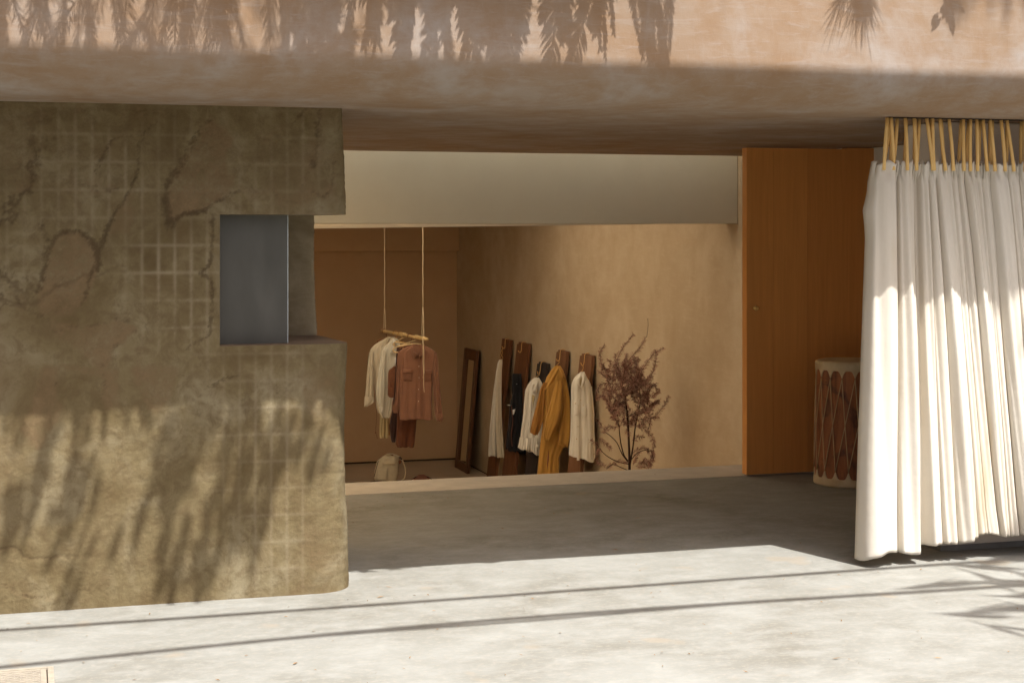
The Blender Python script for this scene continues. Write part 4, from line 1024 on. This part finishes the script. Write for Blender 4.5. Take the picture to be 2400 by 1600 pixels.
L = Loft(KW, [(408,1082,1118),(430,1052,1128),(455,1025,1138),(490,1000,1160),(530,985,1182),(600,980,1196),(800,977,1206),(1000,974,1214),(1150,968,1218),(1235,957,1216),(1315,954,1216)], D, .42, 5, .012, 62)
add_loft('body', L, 'white_plain', t, nth=90, nr=80, slope=.075)
add_loft('sleeve', Loft(KW, [(560,1165,1198),(700,1172,1212),(850,1182,1226),(1000,1188,1222),(1150,1192,1230),(1240,1192,1240),(1300,1194,1232),(1330,1198,1214)], D-.01, .6, 3, .010, 63), 'cream_cloth', t)
slab('collar', KW, [(1085,415),(1078,450),(1058,490),(1066,560),(1040,520),(1030,470),(1060,430)], D, -.085, 'white_plain', t, .006, 0, .008)
slab('collar', KW, [(1100,412),(1118,420),(1130,460),(1120,520),(1090,570),(1076,560),(1090,500)], D, -.088, 'white_plain', t, .006, 0, .008)
slab('neck_shade', KW, [(1082,440),(1090,470),(1078,540),(1068,550),(1064,500)], D, -.080, 'straw_cloth', t, .003, 0, .001)  # tan patch carrying the shade inside the neck as colour
add_patch('placket', L, KW, 1058, 580, 1086, 1330, 'white_plain', t, .008, -22, 4, 24)
add_patch('chest_pocket', L, KW, 1012, 742, 1060, 862, 'white_plain', t, .010); add_patch('chest_pocket', L, KW, 1090, 752, 1142, 872, 'white_plain', t, .010)
for x, y in ((1071, 578), (1078, 700), (1065, 835), (1050, 975), (1035, 1105), (1022, 736), (1105, 757)): add_button(L, KW, x, y, 'horn_button', t, .0055)

# ------------------------------------------------------------------ leaning mirror
xt = XR-.04
ma_, mb_ = on_x(1094, 815, xt), on_x(1124, 822, xt)
yf, yn, zt = ma_.y, mb_.y, (ma_.z+mb_.z)/2; lean = .13
mr = thing('mirror', 'tall narrow mirror in a dark wood frame leaning near the corner', 'mirror', (xt-lean, (yf+yn)/2, ZR))
def mp(y, h, o):                                  # point on the leaning front plane; h height along it
    f = h/(zt-ZR); n = Vector((-(zt-ZR), 0, -lean)).normalized()
    return Vector((xt-lean+lean*f, y, ZR+h)) + n*o
def mbox(name, y0, y1, h0, h1, o0, o1, mat, bevel=.003):
    V = [mp(y, h, o) for o in (o0, o1) for h in (h0, h1) for y in (y0, y1)]
    MB().add(V, [(0,1,3,2),(4,6,7,5),(0,4,5,1),(2,3,7,6),(0,2,6,4),(1,5,7,3)]).build(name, M[mat], mr, bevel=bevel)
HH = zt-ZR; fw = .105
mbox('stile', yn, yn+fw, 0.004, HH, 0, .034, 'frame_wood'); mbox('stile', yf-fw, yf, 0.004, HH, 0, .034, 'frame_wood')
mbox('rail', yn+fw+.001, yf-fw-.001, HH-.13, HH, 0, .032, 'frame_wood'); mbox('rail', yn+fw+.001, yf-fw-.001, 0.004, .11, 0, .032, 'frame_wood')
g = G('mirror_glass', 0.04, 0.5); g.b.inputs['Metallic'].default_value = 1.0; M['mirror_glass'] = g.done((0.72, 0.72, 0.60))
mbox('glass', yn+fw+.001, yf-fw-.001, .111, HH-.131, .004, .012, 'mirror_glass', 0)

# ------------------------------------------------------------------ bags on the floor
D = 19.55
t = garment('backpack', 'cream canvas backpack with brown leather tabs standing on the room floor', 'backpack', D, KB, 690, 935)
L = Loft(KB, [(238,740,850),(262,690,930),(300,630,985),(350,560,1010),(420,470,1012),(500,438,1008),(600,415,1002),(700,398,995),(800,388,985),(870,392,965),(920,430,930),(945,480,905)], D, .72, 4, .008, 71, .8)
add_loft('body', L, 'bag_canvas', t, nth=80, nr=60, hem=0, zmin=ZR+.003)
add_patch('front_pocket', L, KB, 470, 575, 760, 900, 'bag_canvas', t, .028, -20, 10, 10)
add_patch('top_flap', L, KB, 600, 300, 960, 500, 'bag_canvas', t, .020, 20, 12, 8)
cord('piping', KB, [(500,425),(470,520),(440,640),(415,740),(393,820)], D-.12, .004, 'dark_leather', t)
def ribbon(name, k, pts, D, half, th, mat, parent):
    P = [px(k, x, y, D) for x, y in pts]; Q = []
    for a_, b_ in zip(P[:-1], P[1:]): Q += [a_.lerp(b_, q) for q in (0, .5)]
    Q.append(P[-1]); Q = [Q[0]]+[(Q[i-1]+2*Q[i]+Q[i+1])/4 for i in range(1, len(Q)-1)]+[Q[-1]]
    V = []
    for i, p in enumerate(Q):
        tt = (Q[min(i+1, len(Q)-1)]-Q[max(i-1, 0)]).normalized(); n_ = tt.cross(DEP).normalized()
        V += [p+n_*th-DEP*half, p+n_*th+DEP*half, p-n_*th+DEP*half, p-n_*th-DEP*half]
    F = grid_faces(len(Q), 4, True).tolist() + [[3, 2, 1, 0], [len(V)-4, len(V)-3, len(V)-2, len(V)-1]]
    return mk(name, V, F, M[mat], parent, smooth=False)
ribbon('strap', KB, [(990,320),(1060,360),(1110,420),(1150,520),(1178,640),(1182,760),(1150,860),(1080,922)], D+.05, .024, .006, 'bag_canvas', t)
ribbon('strap', KB, [(690,275),(780,238),(900,258),(1020,312),(1100,385)], D-.05, .014, .005, 'bag_canvas', t)
slab('leather_tab', KB, [(1000,430),(1060,415),(1085,450),(1040,500),(1015,500)], D-.06, 0, 'leather', t, .006, 0, .004)
slab('leather_tab', KB, [(1000,330),(1050,320),(1102,370),(1095,400),(1040,380)], D-.07, 0, 'dark_leather', t, .006, 0, .004)
slab('leather_tab', KB, [(790,262),(880,270),(870,300),(830,290)], D-.13, 0, 'leather', t, .006, 0, .004)
ribbon('waist_strap', KB, [(300,948),(400,938),(480,940),(580,938)], D-.10, .012, .004, 'dark_leather', t)
D = 19.0
t = garment('rust_bag', 'rust brown soft bag whose rounded top just shows above the floor edge', 'bag', D, KB, 1590, 1000)
add_loft('body', Loft(KB, [(770,1530,1625),(782,1490,1680),(805,1445,1730),(845,1395,1780),(900,1370,1800),(1000,1360,1815),(1060,1370,1800)], D, .6, 4, .012, 72, .8), 'rust_bag', t, hem=0, zmin=ZR+.003)
ribbon('strap', KB, [(1280,912),(1330,890),(1385,858),(1450,812)], D-.06, .010, .004, 'dark_leather', t)
ribbon('strap', KB, [(1715,812),(1770,842),(1830,872),(1850,905)], D-.04, .010, .004, 'dark_leather', t)

# ------------------------------------------------------------------ dried plant
def make_plant():
    D = 14.1
    g = G('dried_leaf', 0.8, 0.2); a = g.noise(9, 4, 0.6); c = g.ramp(a, [(0.3, (0.22, 0.105, 0.080)), (0.55, (0.36, 0.20, 0.155)), (0.75, (0.45, 0.28, 0.22))]); M['dried_leaf'] = g.done(c)
    plain('dark_stem', (0.045, 0.022, 0.018), 0.8, 0.2)
    r = np.random.default_rng(5)
    t = thing('dried_plant', 'tall dried reddish brown feathery plant standing by the right wall', 'plant', px(KP, 372, 1480, D) * 1.0)
    base = px(KP, 374, 1480, D); t.location = (base.x, base.y, ZR); WL[t.name] = Vector((base.x, base.y, ZR))
    stems = [([(374,1900),(374,1500),(372,1350),(365,1200),(358,1050),(350,950),(330,850),(345,760),(370,700)], .013, .004),
             ([(372,1480),(385,1400),(408,1250),(420,1110),(440,1000),(470,860),(460,740)], .008, .003),
             ([(366,1420),(320,1360),(290,1240),(275,1090),(262,980)], .007, .003), ([(360,1420),(305,1350),(260,1240),(200,1180),(150,1145)], .005, .002),
             ([(366,1440),(250,1410),(150,1350),(95,1285)], .005, .002), ([(372,1500),(300,1470),(220,1430),(160,1480)], .004, .002),
             ([(380,1410),(440,1330),(520,1300)], .004, .002), ([(368,1300),(362,1150),(345,1000),(320,880)], .006, .002)]
    leafed = [[(275,1090),(230,1000),(190,880),(150,860)], [(150,1145),(110,1080),(80,1040)], [(95,1285),(60,1250),(15,1230)], [(95,1285),(70,1340)], [(100,1220),(160,1270),(220,1330)],
        [(90,1370),(80,1440),(160,1460)], [(160,1480),(220,1430),(300,1400),(350,1410)], [(440,1100),(520,1050),(620,990),(690,900),(735,815)], [(440,1000),(520,960),(580,900),(640,870)],
        [(480,1090),(540,1150),(590,1200),(620,1290),(600,1380),(570,1470)], [(400,1370),(440,1330),(520,1300),(560,1320)], [(500,1350),(560,1420),(540,1470)], [(420,1470),(450,1400),(490,1360)], [(400,1230),(450,1190),(500,1190)],
        [(450,1440),(520,1430),(600,1400)], [(430,1460),(500,1470),(570,1440)], [(520,1320),(580,1330),(610,1380)], [(560,1290),(590,1400)], [(520,1380),(480,1450)],
        [(370,700),(300,640),(200,660),(150,640),(100,590),(75,570)], [(250,620),(240,530),(270,430),(330,330),(405,240)], [(260,640),(320,570),(400,470),(480,380),(535,280)], [(380,600),(350,500),(345,420)],
        [(450,650),(480,580),(530,500),(600,410),(690,370)], [(560,650),(590,570),(610,480),(600,380)], [(150,640),(110,500),(105,400),(145,345)], [(345,760),(250,700),(170,680),(90,700),(60,800)],
        [(330,850),(260,780),(180,760),(110,740)], [(170,820),(100,830),(70,860)], [(370,700),(430,640),(450,560),(400,530)], [(420,760),(500,700),(570,690),(630,750)], [(380,850),(450,800),(540,780)], [(360,950),(300,900),(250,860)],
        [(360,980),(440,930),(530,920)], [(350,1050),(290,1020),(220,1000),(180,960)], [(360,1050),(440,1040),(540,1020),(660,1030)], [(450,740),(390,690),(330,680)], [(300,1080),(230,1100),(170,1090),(130,1150)],
        [(240,600),(180,560),(130,540)], [(250,560),(190,500),(180,480)], [(230,720),(190,830),(200,900)], [(420,640),(380,720),(330,760)], [(500,760),(540,860),(530,960)], [(330,1090),(360,1160)], [(560,1030),(540,1110)]]
    for _ in range(90):
        a = r.uniform(0, 6.28); q = math.sqrt(r.uniform(0, 1)); x, y = 370+215*q*math.cos(a), 830+285*q*math.sin(a)
        ang = r.uniform(-2.6, -0.5); ln = r.uniform(80, 190)
        leafed.append([(x, y), (x+ln*.5*math.cos(ang), y+ln*.5*math.sin(ang)), (x+ln*math.cos(ang+.3), y+ln*math.sin(ang+.3))])
    for q, (pts, r0, r1) in enumerate(stems):
        off = r.uniform(-.08, .08); n = len(pts)
        P = [px(KP, x, y, D, off*i/max(1, n-1)) for i, (x, y) in enumerate(pts)]
        if q == 0: P[0].z = ZR+.01
        Q = []
        for a_, b_ in zip(P[:-1], P[1:]): Q += [a_.lerp(b_, f) for f in (0, .33, .67)]
        Q.append(P[-1]); Q = [Q[0]]+[(Q[i-1]+2*Q[i]+Q[i+1])/4 for i in range(1, len(Q)-1)]+[Q[-1]]
        MB().tube(Q, [r0+(r1-r0)*i/(len(Q)-1) for i in range(len(Q))], 7).build('stem', M['dark_stem'], t, smooth=True)
    twig = MB(); V = []; F = []
    bare_top = [px(KP, x, y, D, .05) for x, y in [(535,280),(545,220),(550,160),(545,105)]]; twig.tube(bare_top, .0016, 5)
    for pts in leafed:
        off0 = r.uniform(-.22, .16); off1 = off0 + r.uniform(-.12, .12); n = len(pts)
        P = [px(KP, x, y, D, off0+(off1-off0)*i/(n-1)) for i, (x, y) in enumerate(pts)]
        Q = []
        for a_, b_ in zip(P[:-1], P[1:]):
            m = max(3, int((b_-a_).length/.0042)); Q += [a_.lerp(b_, f/m) for f in range(m)]
        Q.append(P[-1])
        for _ in range(2): Q = [Q[0]]+[(Q[i-1]+2*Q[i]+Q[i+1])/4 for i in range(1, len(Q)-1)]+[Q[-1]]
        twig.tube(Q[::6]+[Q[-1]], .0015, 4)
        for i in range(1, len(Q)-1):
            tt = (Q[i+1]-Q[i-1]).normalized(); f = i/len(Q)
            for s in range(2):
                ax = Vector(r.normal(size=3)); sd = tt.cross(ax).normalized()
                dr = (tt*r.uniform(.25, .9) + sd).normalized(); ln = r.uniform(.028, .052)*(1-.3*f)
                wn = dr.cross(Vector(r.normal(size=3))).normalized()*r.uniform(.0015, .0026)
                b0 = Q[i]+Vector(r.normal(size=3))*.001; k0 = len(V); droop = Vector((0, 0, -.25*ln*r.uniform(0, 1)))
                V += [b0-wn*.6, b0+wn*.6, b0+dr*ln*.55+wn, b0+dr*ln+droop, b0+dr*ln*.55-wn]
                F += [[k0, k0+1, k0+2, k0+3, k0+4]]
    twig.build('twigs', M['dark_stem'], t, smooth=True)['kind'] = 'stuff'
    o = mk('leaflets', V, F, M['dried_leaf'], t); o['kind'] = 'stuff'
make_plant()

# ------------------------------------------------------------------ utility cover and fallen bits on the pavement
def make_cover():
    c = on_z(125, 1565); c2 = on_z(0, 1577)
    t = thing('utility_cover', 'metal framed utility cover with a crosshatched lid set in the pavement', 'cover', (c.x-.3, c.y-.25, 0))
    x1, y1 = c.x, c.y; x0, y0 = x1-.62, y1-.46
    plain('cover_metal', (0.34, 0.30, 0.24), 0.5, 0.4, 0.1, 0.15, 30, 0.2); plain('cover_lid', (0.26, 0.235, 0.195), 0.6, 0.3, 0, 0.1, 30, 0.2)
    mb = MB(); w_ = .022
    mb.box(x0, x1, y1-w_, y1, .002, .009); mb.box(x0, x1, y0, y0+w_, .002, .009); mb.box(x0, x0+w_, y0+w_+.001, y1-w_-.001, .002, .009); mb.box(x1-w_, x1, y0+w_+.001, y1-w_-.001, .002, .009)
    mb.build('frame', M['cover_metal'], t)
    MB().box(x0+w_+.0005, x1-w_-.0005, y0+w_+.0005, y1-w_-.0005, .001, .003).build('seam', M['dark_gap'], t)
    X0, X1, Y0, Y1 = x0+w_+.005, x1-w_-.005, y0+w_+.005, y1-w_-.005
    MB().box(X0, X1, Y0, Y1, .003, .007).build('lid', M['cover_lid'], t, bevel=.001)
    MB().box(X1-.02, X1, Y0, Y1, .0072, .0085).build('lid_border', M['cover_metal'], t); MB().box(X0, X1-.021, Y1-.016, Y1, .0072, .0085).build('lid_border', M['cover_metal'], t)
    xa, xb, ya, yb = X0, X1-.024, Y0, Y1-.02
    for s in (1, -1):
        q = -1.2
        while q < 1.3:
            # line x*s + y*2 = const, clipped to the lid
            pts = []
            for f in np.linspace(0, 1, 160):
                x = xa+(xb-xa)*f; y = ya + q - s*(x-xa)*0.75
                if ya <= y <= yb: pts.append((x, y))
            if len(pts) > 3:
                a_, b_ = Vector((*pts[0], .0078)), Vector((*pts[-1], .0078)); d = (b_-a_).normalized(); n_ = Vector((-d.y, d.x, 0))
                MB().prism((a_+b_)/2, (b_-a_)/2, n_*.0022, Vector((0, 0, .0008 if s > 0 else .0006))).build('ridge', M['cover_metal'], t)
            q += .034
make_cover()
def make_litter():
    r = np.random.default_rng(9); V = []; F = []
    plain('litter_leaf', (0.24, 0.135, 0.05), 0.8, 0.2, 0, 0.5, 25)
    for _ in range(420):
        x, y = r.uniform(-1.5, 6.5), 5.6 + 5.0*r.uniform(0, 1)**1.6
        if y > 7.4 and (x < 1.55 or x > 4.5): continue
        L_ = r.uniform(.004, .013) * (1.9 if r.uniform() < .06 else 1); a = r.uniform(0, 6.28); d = Vector((math.cos(a), math.sin(a), 0)); n_ = Vector((-d.y, d.x, 0)); w_ = L_*r.uniform(.15, .4)
        c = Vector((x, y, .003)); k = len(V)
        V += [c-d*L_, c+n_*w_+UP*.002, c+d*L_+UP*r.uniform(.001, .006), c-n_*w_+UP*.003]; F.append([k, k+1, k+2, k+3])
    o = mk('leaf_litter', V, F, M['litter_leaf']); o['kind'] = 'stuff'; tag(o, 'scattered dry leaf fragments on the sunlit pavement', 'leaf litter')
make_litter()

# ------------------------------------------------------------------ overhead cables on poles beyond the frame, and the street trees that cast the shade
def to_sun(p, z): k = (z-p[2])/SUN.z; return Vector(p)+SUN*k
def make_cables():
    plain('cable_black', (0.02, 0.02, 0.02), 0.6, 0.3); plain('pole_wood', (0.16, 0.11, 0.07), 0.9, 0.1)
    A2 = [(-3,6.30),(-.09,6.562),(1.0,6.685),(1.35,6.72),(2.4,6.752),(2.9,6.735),(4.0,6.69),(8,6.58)]
    sets = [([(-3,7.17),(-.1,7.165),(1.4,7.158),(3.1,7.185),(4.3,7.195),(8,7.2)], 4.2, .025), (A2, 4.3, .026),
            ([(x, float(np.interp(x, [p[0] for p in A2], [p[1] for p in A2])) - .085*math.exp(-((x-2.1)/.55)**2) - .03*math.exp(-((x-4.2)/.6)**2)) for x in np.linspace(-3, 8, 60)], 4.2, .017)]
    labs = ['overhead black cable whose shadow runs nearest the wall', 'overhead black cable casting the long middle shadow line', 'thinner overhead black cable crossing the middle shadow line']
    for (pl, h, r), lb in zip(sets, labs):
        X = np.array([p[0] for p in pl]); Y = np.array([p[1] for p in pl]); xs_ = np.linspace(-3, 8, 120)
        ys_ = np.interp(xs_, X, Y)
        for _ in range(40): ys_[1:-1] = (ys_[:-2]+2*ys_[1:-1]+ys_[2:])/4
        pts = [to_sun((x, y, 0), h) for x, y in zip(xs_, ys_)]
        a, b_ = pts[0], pts[-1]
        pts = [Vector((-11, a.y-.1, h+.5))] + pts + [Vector((15, b_.y-.1, h+.5))]
        o = MB().tube(pts, r, 8).build('cable', M['cable_black'], None, smooth=True); tag(o, lb, 'cable', 'cables over the street')
    for x, side in ((-11, 'left'), (15, 'right')):
        t = thing('utility_pole', 'timber utility pole beyond the %s end of the building' % side, 'pole', (x, 5, -.13), 'utility poles')
        MB().tube([(x, 5.0, -.13), (x, 5.0, 3), (x, 5.0, 6.2)], [.14, .12, .10], 12).build('post', M['pole_wood'], t, smooth=True)
        MB().box(x-.05, x+.05, 4.0, 5.6, 4.78, 4.88).build('crossarm', M['pole_wood'], t)
make_cables()
def make_trees():
    r = np.random.default_rng(17)
    plain('leaf_green', (0.075, 0.10, 0.035), 0.6, 0.3, 0, 0.3, 20); plain('bark', (0.14, 0.10, 0.07), 0.9, 0.1, 0, 0.3, 12, 0.6, 60)
    class Leaves:
        def __init__(s): s.V = []; s.F = []
        def blade(s, a, d, ln, w, up=None, droop=0.1):
            d = Vector(d).normalized(); sd = d.cross(up if up is not None else Vector(r.normal(size=3)))
            if sd.length < 1e-4: sd = d.orthogonal()
            sd.normalize(); k = len(s.V); a = Vector(a)
            dr = Vector((0, 0, -droop*ln))
            s.V += [a, a+d*ln*.35+sd*w*.5+dr*.3, a+d*ln*.7+sd*w*.42+dr*.6, a+d*ln+dr, a+d*ln*.7-sd*w*.42+dr*.6, a+d*ln*.35-sd*w*.5+dr*.3]
            s.F.append([k, k+1, k+2, k+3, k+4, k+5])
    def facade(u, v, t):                # where a leaf must hang for its shadow to fall at this spot of the upper storey
        p = on_y(u, v, YF); return p+SUN*t
    def wallpt(x, z, t): return Vector((x, YW, z))+SUN*t
    def needle_frond(LV, a, d, ln, nl, w, dens, spread=.7):
        d = Vector(d).normalized(); n = int(ln*dens); p = Vector(a)
        stem = [p]
        for i in range(n):
            f = i/n; p = Vector(a)+d*ln*f+Vector((0, 0, -.10*ln*f*f)); stem.append(p)
            for s in (-1, 1):
                ax = Vector((s*1.0, 0.25*r.normal(), 0.1*r.normal()))
                dd = d*(1.0)+ax*spread*r.uniform(.6, 1.2)
                LV.blade(p, dd, nl*r.uniform(.6, 1.1)*(1-.5*f), w, Vector((0.1*r.normal(), -1, 0.2)), .15)
        return stem
    # ---- big feathery tree on the street side, left of the view
    T = thing('feathery_tree', 'feathery street tree overhanging the pink upper storey', 'tree', (-2.6, 4.2, 0))
    LV = Leaves(); twigs = MB(); heads = []
    def hang(u, v, t, tilt, ln, nl, w, dens, spread=.7):
        tip = facade(u, v, t); d = Vector((math.sin(tilt), 0.15*r.normal(), -math.cos(tilt))); a = tip-d*ln
        st = needle_frond(LV, a, d, ln, nl, w, dens, spread); twigs.tube(st[::4]+[st[-1]], .0035, 5); heads.append(a)
    # fine needled sprays at the left
    for _ in range(46):
        u = r.uniform(-60, 640); hang(u, r.uniform(60, 165), r.uniform(.45, 1.3), r.uniform(-.45, .35), r.uniform(.35, .6), r.uniform(.07, .13), .0045, r.uniform(60, 95), r.uniform(.35, .75))
    # dense leafy mass in the middle
    for _ in range(40):
        u = r.choice([660,720,760,800,860,930,985,1040,1090,1130])+r.normal()*22; hang(u, r.uniform(20, 170) if u < 960 else r.uniform(0, 150), r.uniform(.45, 1.2), r.uniform(-.35, .25), r.uniform(.35, .55), r.uniform(.07, .13), r.uniform(.008, .016), r.uniform(60, 90), r.uniform(.4, .9))
    # two drooping palm like fronds with parted leaflets
    for (u, v, tl) in ((1215, 175, .20), (1290, 165, -.12), (1340, 140, -.3), (1170, 150, .05)):
        tip = facade(u, v, .62); d = Vector((math.sin(tl), .05, -math.cos(tl))); a = tip-d*.62
        for i in range(26):
            f = i/26; p = a+d*.62*f
            for s in (-1, 1):
                LV.blade(p, d*1.0+Vector((s*(.75-.35*f), 0.1*r.normal(), 0)), .20*(1-.55*f)*r.uniform(.8, 1.1), .014, Vector((0, -1, .1)), .1)
        twigs.tube([a, a+d*.3, tip], .006, 6); heads.append(a)
    for _ in range(17):
        u = r.uniform(1100, 1400); hang(u, r.uniform(10, 90), r.uniform(.5, 1.0), r.uniform(-.3, .3), r.uniform(.3, .45), .09, .014, 80, .8)
    for _ in range(16):
        u = r.uniform(1500, 1575); hang(u, 150-(abs(u-1545))*1.2+r.uniform(-25, 10), r.uniform(.5, .8), r.uniform(-.12, .22), r.uniform(.35, .5), .06, .006, 110, .45)
    for u, v in ((1408, 95), (1420, 110), (1440, 60), (1400, 60)): hang(u, v, .5, .05, .4, .05, .008, 90, .5)
    # foliage higher up whose soft shadow falls on the lower left wall
    K5 = lambda x, y: (lambda p: (p.x, p.z))(on_y(x/2.091, 850+y/2.091, YW))
    zones = [(215,480,45,220,1.2),(370,620,110,140,1.6),(330,860,70,120,.9),(90,680,90,120,1.0),(30,820,35,180,.6),(375,1020,40,150,1.1),(560,930,35,90,.9),(680,740,40,120,1.0),(890,430,105,180,2.0),
             (830,650,60,100,1.3),(830,940,70,230,1.8),(985,1000,90,150,1.4),(1200,560,150,260,2.4),(1225,830,70,90,1.6),(1440,415,120,85,1.8),(1580,440,50,70,1.2),(1330,270,170,55,.7),(1060,300,60,80,1.0),(420,300,60,60,.5),(120,330,40,60,.5)]
    for cx, cyy, hw, hh, cov in zones:
        for _ in range(int(cov*4*hw*hh*8.9e-7/.0042)+1):
            y = cyy+hh*r.uniform(-1, 1); x, z = K5(cx+hw*r.uniform(-1, 1)-(y-cyy)*.25, y)
            tt = r.uniform(3.9, 5.0); p = wallpt(x, z, tt)
            d = Vector((-.28+.16*r.normal(), .2*r.normal(), -1)); ln = r.uniform(.14, .26)
            LV.blade(p-d.normalized()*ln*.5, d, ln, r.uniform(.026, .046), Vector((0.2*r.normal(), -1, 0)), 0)
            if r.uniform() < .25: heads.append(p)
    # a crown above so that the branches carry foliage all through
    for _ in range(900):
        p = Vector((r.normal()*1.9-1.2, 4.6+r.normal()*.6, 8.0+r.normal()*.6))
        if p.z-2.02*(YF-p.y) < 2.85: continue
        for _ in range(3): LV.blade(p, r.normal(size=3)+np.array([0, 0, -.6]), r.uniform(.1, .22), .02)
    o = mk('crown', LV.V, LV.F, M['leaf_green'], T); o['kind'] = 'stuff'
    top = Vector((-2.3, 4.3, 7.9))
    MB().tube([(-2.6, 4.2, -.01), (-2.55, 4.25, 1.5), (-2.4, 4.25, 4.5), top, (-1.9, 4.4, 8.8)], [.19, .16, .14, .10, .04], 12).build('trunk', M['bark'], T, smooth=True)
    limbs = [Vector((0.0, 5.9, 4.75)), Vector((1.2, 6.0, 4.55)), Vector((2.2, 6.05, 4.4)), Vector((3.3, 6.1, 4.3))]
    for q, e in enumerate(limbs):
        m = top.lerp(e, .5)+Vector((0, 0, .12)); MB().tube([top, m, e], [.05, .035, .012], 8).build('limb', M['bark'], T, smooth=True)
    for h in heads:
        e = min(limbs, key=lambda l: (l-h).length); s = top.lerp(e, .75+.25*r.uniform())
        if r.uniform() < .4: twigs.tube([s, s.lerp(h, .5), h], [.005, .004, .0025], 5)
    twigs.build('twigs', M['bark'], T)['kind'] = 'stuff'
    # ---- tree to the right
    T = thing('broad_leaved_tree', 'broad leaved street tree right of the entrance shading the curtain', 'tree', (7.6, 3.4, 0))
    LV = Leaves(); twigs = MB(); ends = []
    def spray(u, v, t, tilt, ln, n, nl, w):
        tip = facade(u, v, t); d0 = Vector((math.sin(tilt), 0, -math.cos(tilt))); a = tip-d0*ln*1.0
        for i in range(n):
            f = r.uniform(0, .75); p = a+d0*ln*f
            d = Vector((math.sin(tilt+r.normal()*.38), .25*r.normal(), -math.cos(tilt+r.normal()*.38))); LV.blade(p, d, nl*r.uniform(.6, 1.05), w, Vector((.2*r.normal(), -1, 0)), .05)
        twigs.tube([a-d0*.1, a+d0*ln*.5, a+d0*ln*.8], [.008, .006, .003], 6); ends.append(a)
    spray(2015, 85, .75, -.15, .45, 300, .17, .0035); spray(1945, 45, .75, -.55, .42, 150, .18, .0035); spray(2045, 55, .7, .25, .40, 160, .15, .0035); spray(1990, 60, .75, -.3, .45, 160, .17, .0035)
    for q in range(26):
        p = facade(2225+14*r.normal(), 15+16*r.normal(), .55); LV.blade(p, (r.normal(), .3*r.normal(), -1.2), r.uniform(.05, .08), .03, Vector((0, -1, 0)))
    ends.append(facade(2225, -30, .55)); twigs.tube([facade(2225, 20, .55), facade(2230, -60, .55)], .005, 5)
    spray(1745, -18, .7, .1, .3, 60, .1, .006)
    # dense crown whose shade falls on the right part of the curtain and the pavement before it
    for _ in range(620):
        x, z = r.uniform(5.03, 6.4), r.uniform(-.25, 1.5)
        if r.uniform() < .15: x -= .08*abs(r.normal())
        if 4.985 < x < 5.025 and z > .45 and r.uniform() < .9: continue
        p = Vector((x, 7.2, z))+SUN*r.uniform(5.0, 5.8); LV.blade(p, r.normal(size=3)+np.array([0, 0, -.8]), r.uniform(.16, .28), r.uniform(.06, .11), Vector((.5*r.normal(), .4*r.normal(), 1)))
    KG = lambda x, y: on_z(1400+x/2.352, 1200+y/2.352)
    def streak(pts, w, n, t=5.4):
        P = [KG(x, y)+SUN*t for x, y in pts]
        for a_, b_ in zip(P[:-1], P[1:]):
            for q in range(n):
                p = a_.lerp(b_, r.uniform()); LV.blade(p+Vector((0, w*r.normal(), 0)), (b_-a_).normalized()+Vector((0, .15*r.normal(), .1*r.normal())), r.uniform(.22, .42), r.uniform(.016, .03), Vector((0, 0, 1)), 0)
        twigs.tube(P, .006, 5)
    streak([(1930,292),(2050,300),(2200,262),(2352,245),(2500,235)], .02, 16); streak([(2150,268),(2300,255),(2500,270)], .04, 22)
    streak([(1960,300),(2060,330),(2160,375),(2300,385),(2500,392)], .018, 8); streak([(2200,300),(2300,330),(2352,350),(2500,360)], .02, 8)
    streak([(1640,425),(1740,415),(1830,408)], .012, 10); streak([(2000,392),(2120,385),(2240,395)], .012, 6)
    streak([(2100,455),(2230,462),(2352,452),(2500,450)], .012, 9); streak([(2200,480),(2280,500),(2352,515)], .014, 7)
    streak([(1840,560),(1960,560),(2120,545),(2352,540),(2500,540)], .012, 10); streak([(2050,595),(2120,615),(2230,630)], .014, 7)
    for _ in range(1000):
        p = Vector((6.6+r.normal()*.8, 4.2+r.normal()*.6, 8.6+r.normal()*.5))
        if p.z-2.02*(YF-p.y) < 2.85: continue
        for _ in range(3): LV.blade(p, r.normal(size=3)+np.array([0, 0, -.6]), r.uniform(.12, .24), .06)
    o = mk('crown', LV.V, LV.F, M['leaf_green'], T); o['kind'] = 'stuff'
    top = Vector((7.1, 3.8, 8.9))
    MB().tube([(7.6, 3.4, -.01), (7.5, 3.5, 1.6), (7.3, 3.7, 5.0), top, (6.9, 4.0, 9.6)], [.17, .15, .13, .11, .05], 12).build('trunk', M['bark'], T, smooth=True)
    for q, e in enumerate(ends + [Vector((6.6, 4.9, 6.3)), Vector((6.3, 4.8, 6.2))]):
        hi = Vector((e.x+.1, 6.15, 4.6)) if q < len(ends) else e
        MB().tube([top, top.lerp(hi, .5)+Vector((0, 0, .1)), hi] + ([e] if q < len(ends) else []), [.035, .022, .007, .004][:4 if q < len(ends) else 3], 7).build('limb', M['bark'], T, smooth=True)
    twigs.build('twigs', M['bark'], T)['kind'] = 'stuff'
make_trees()
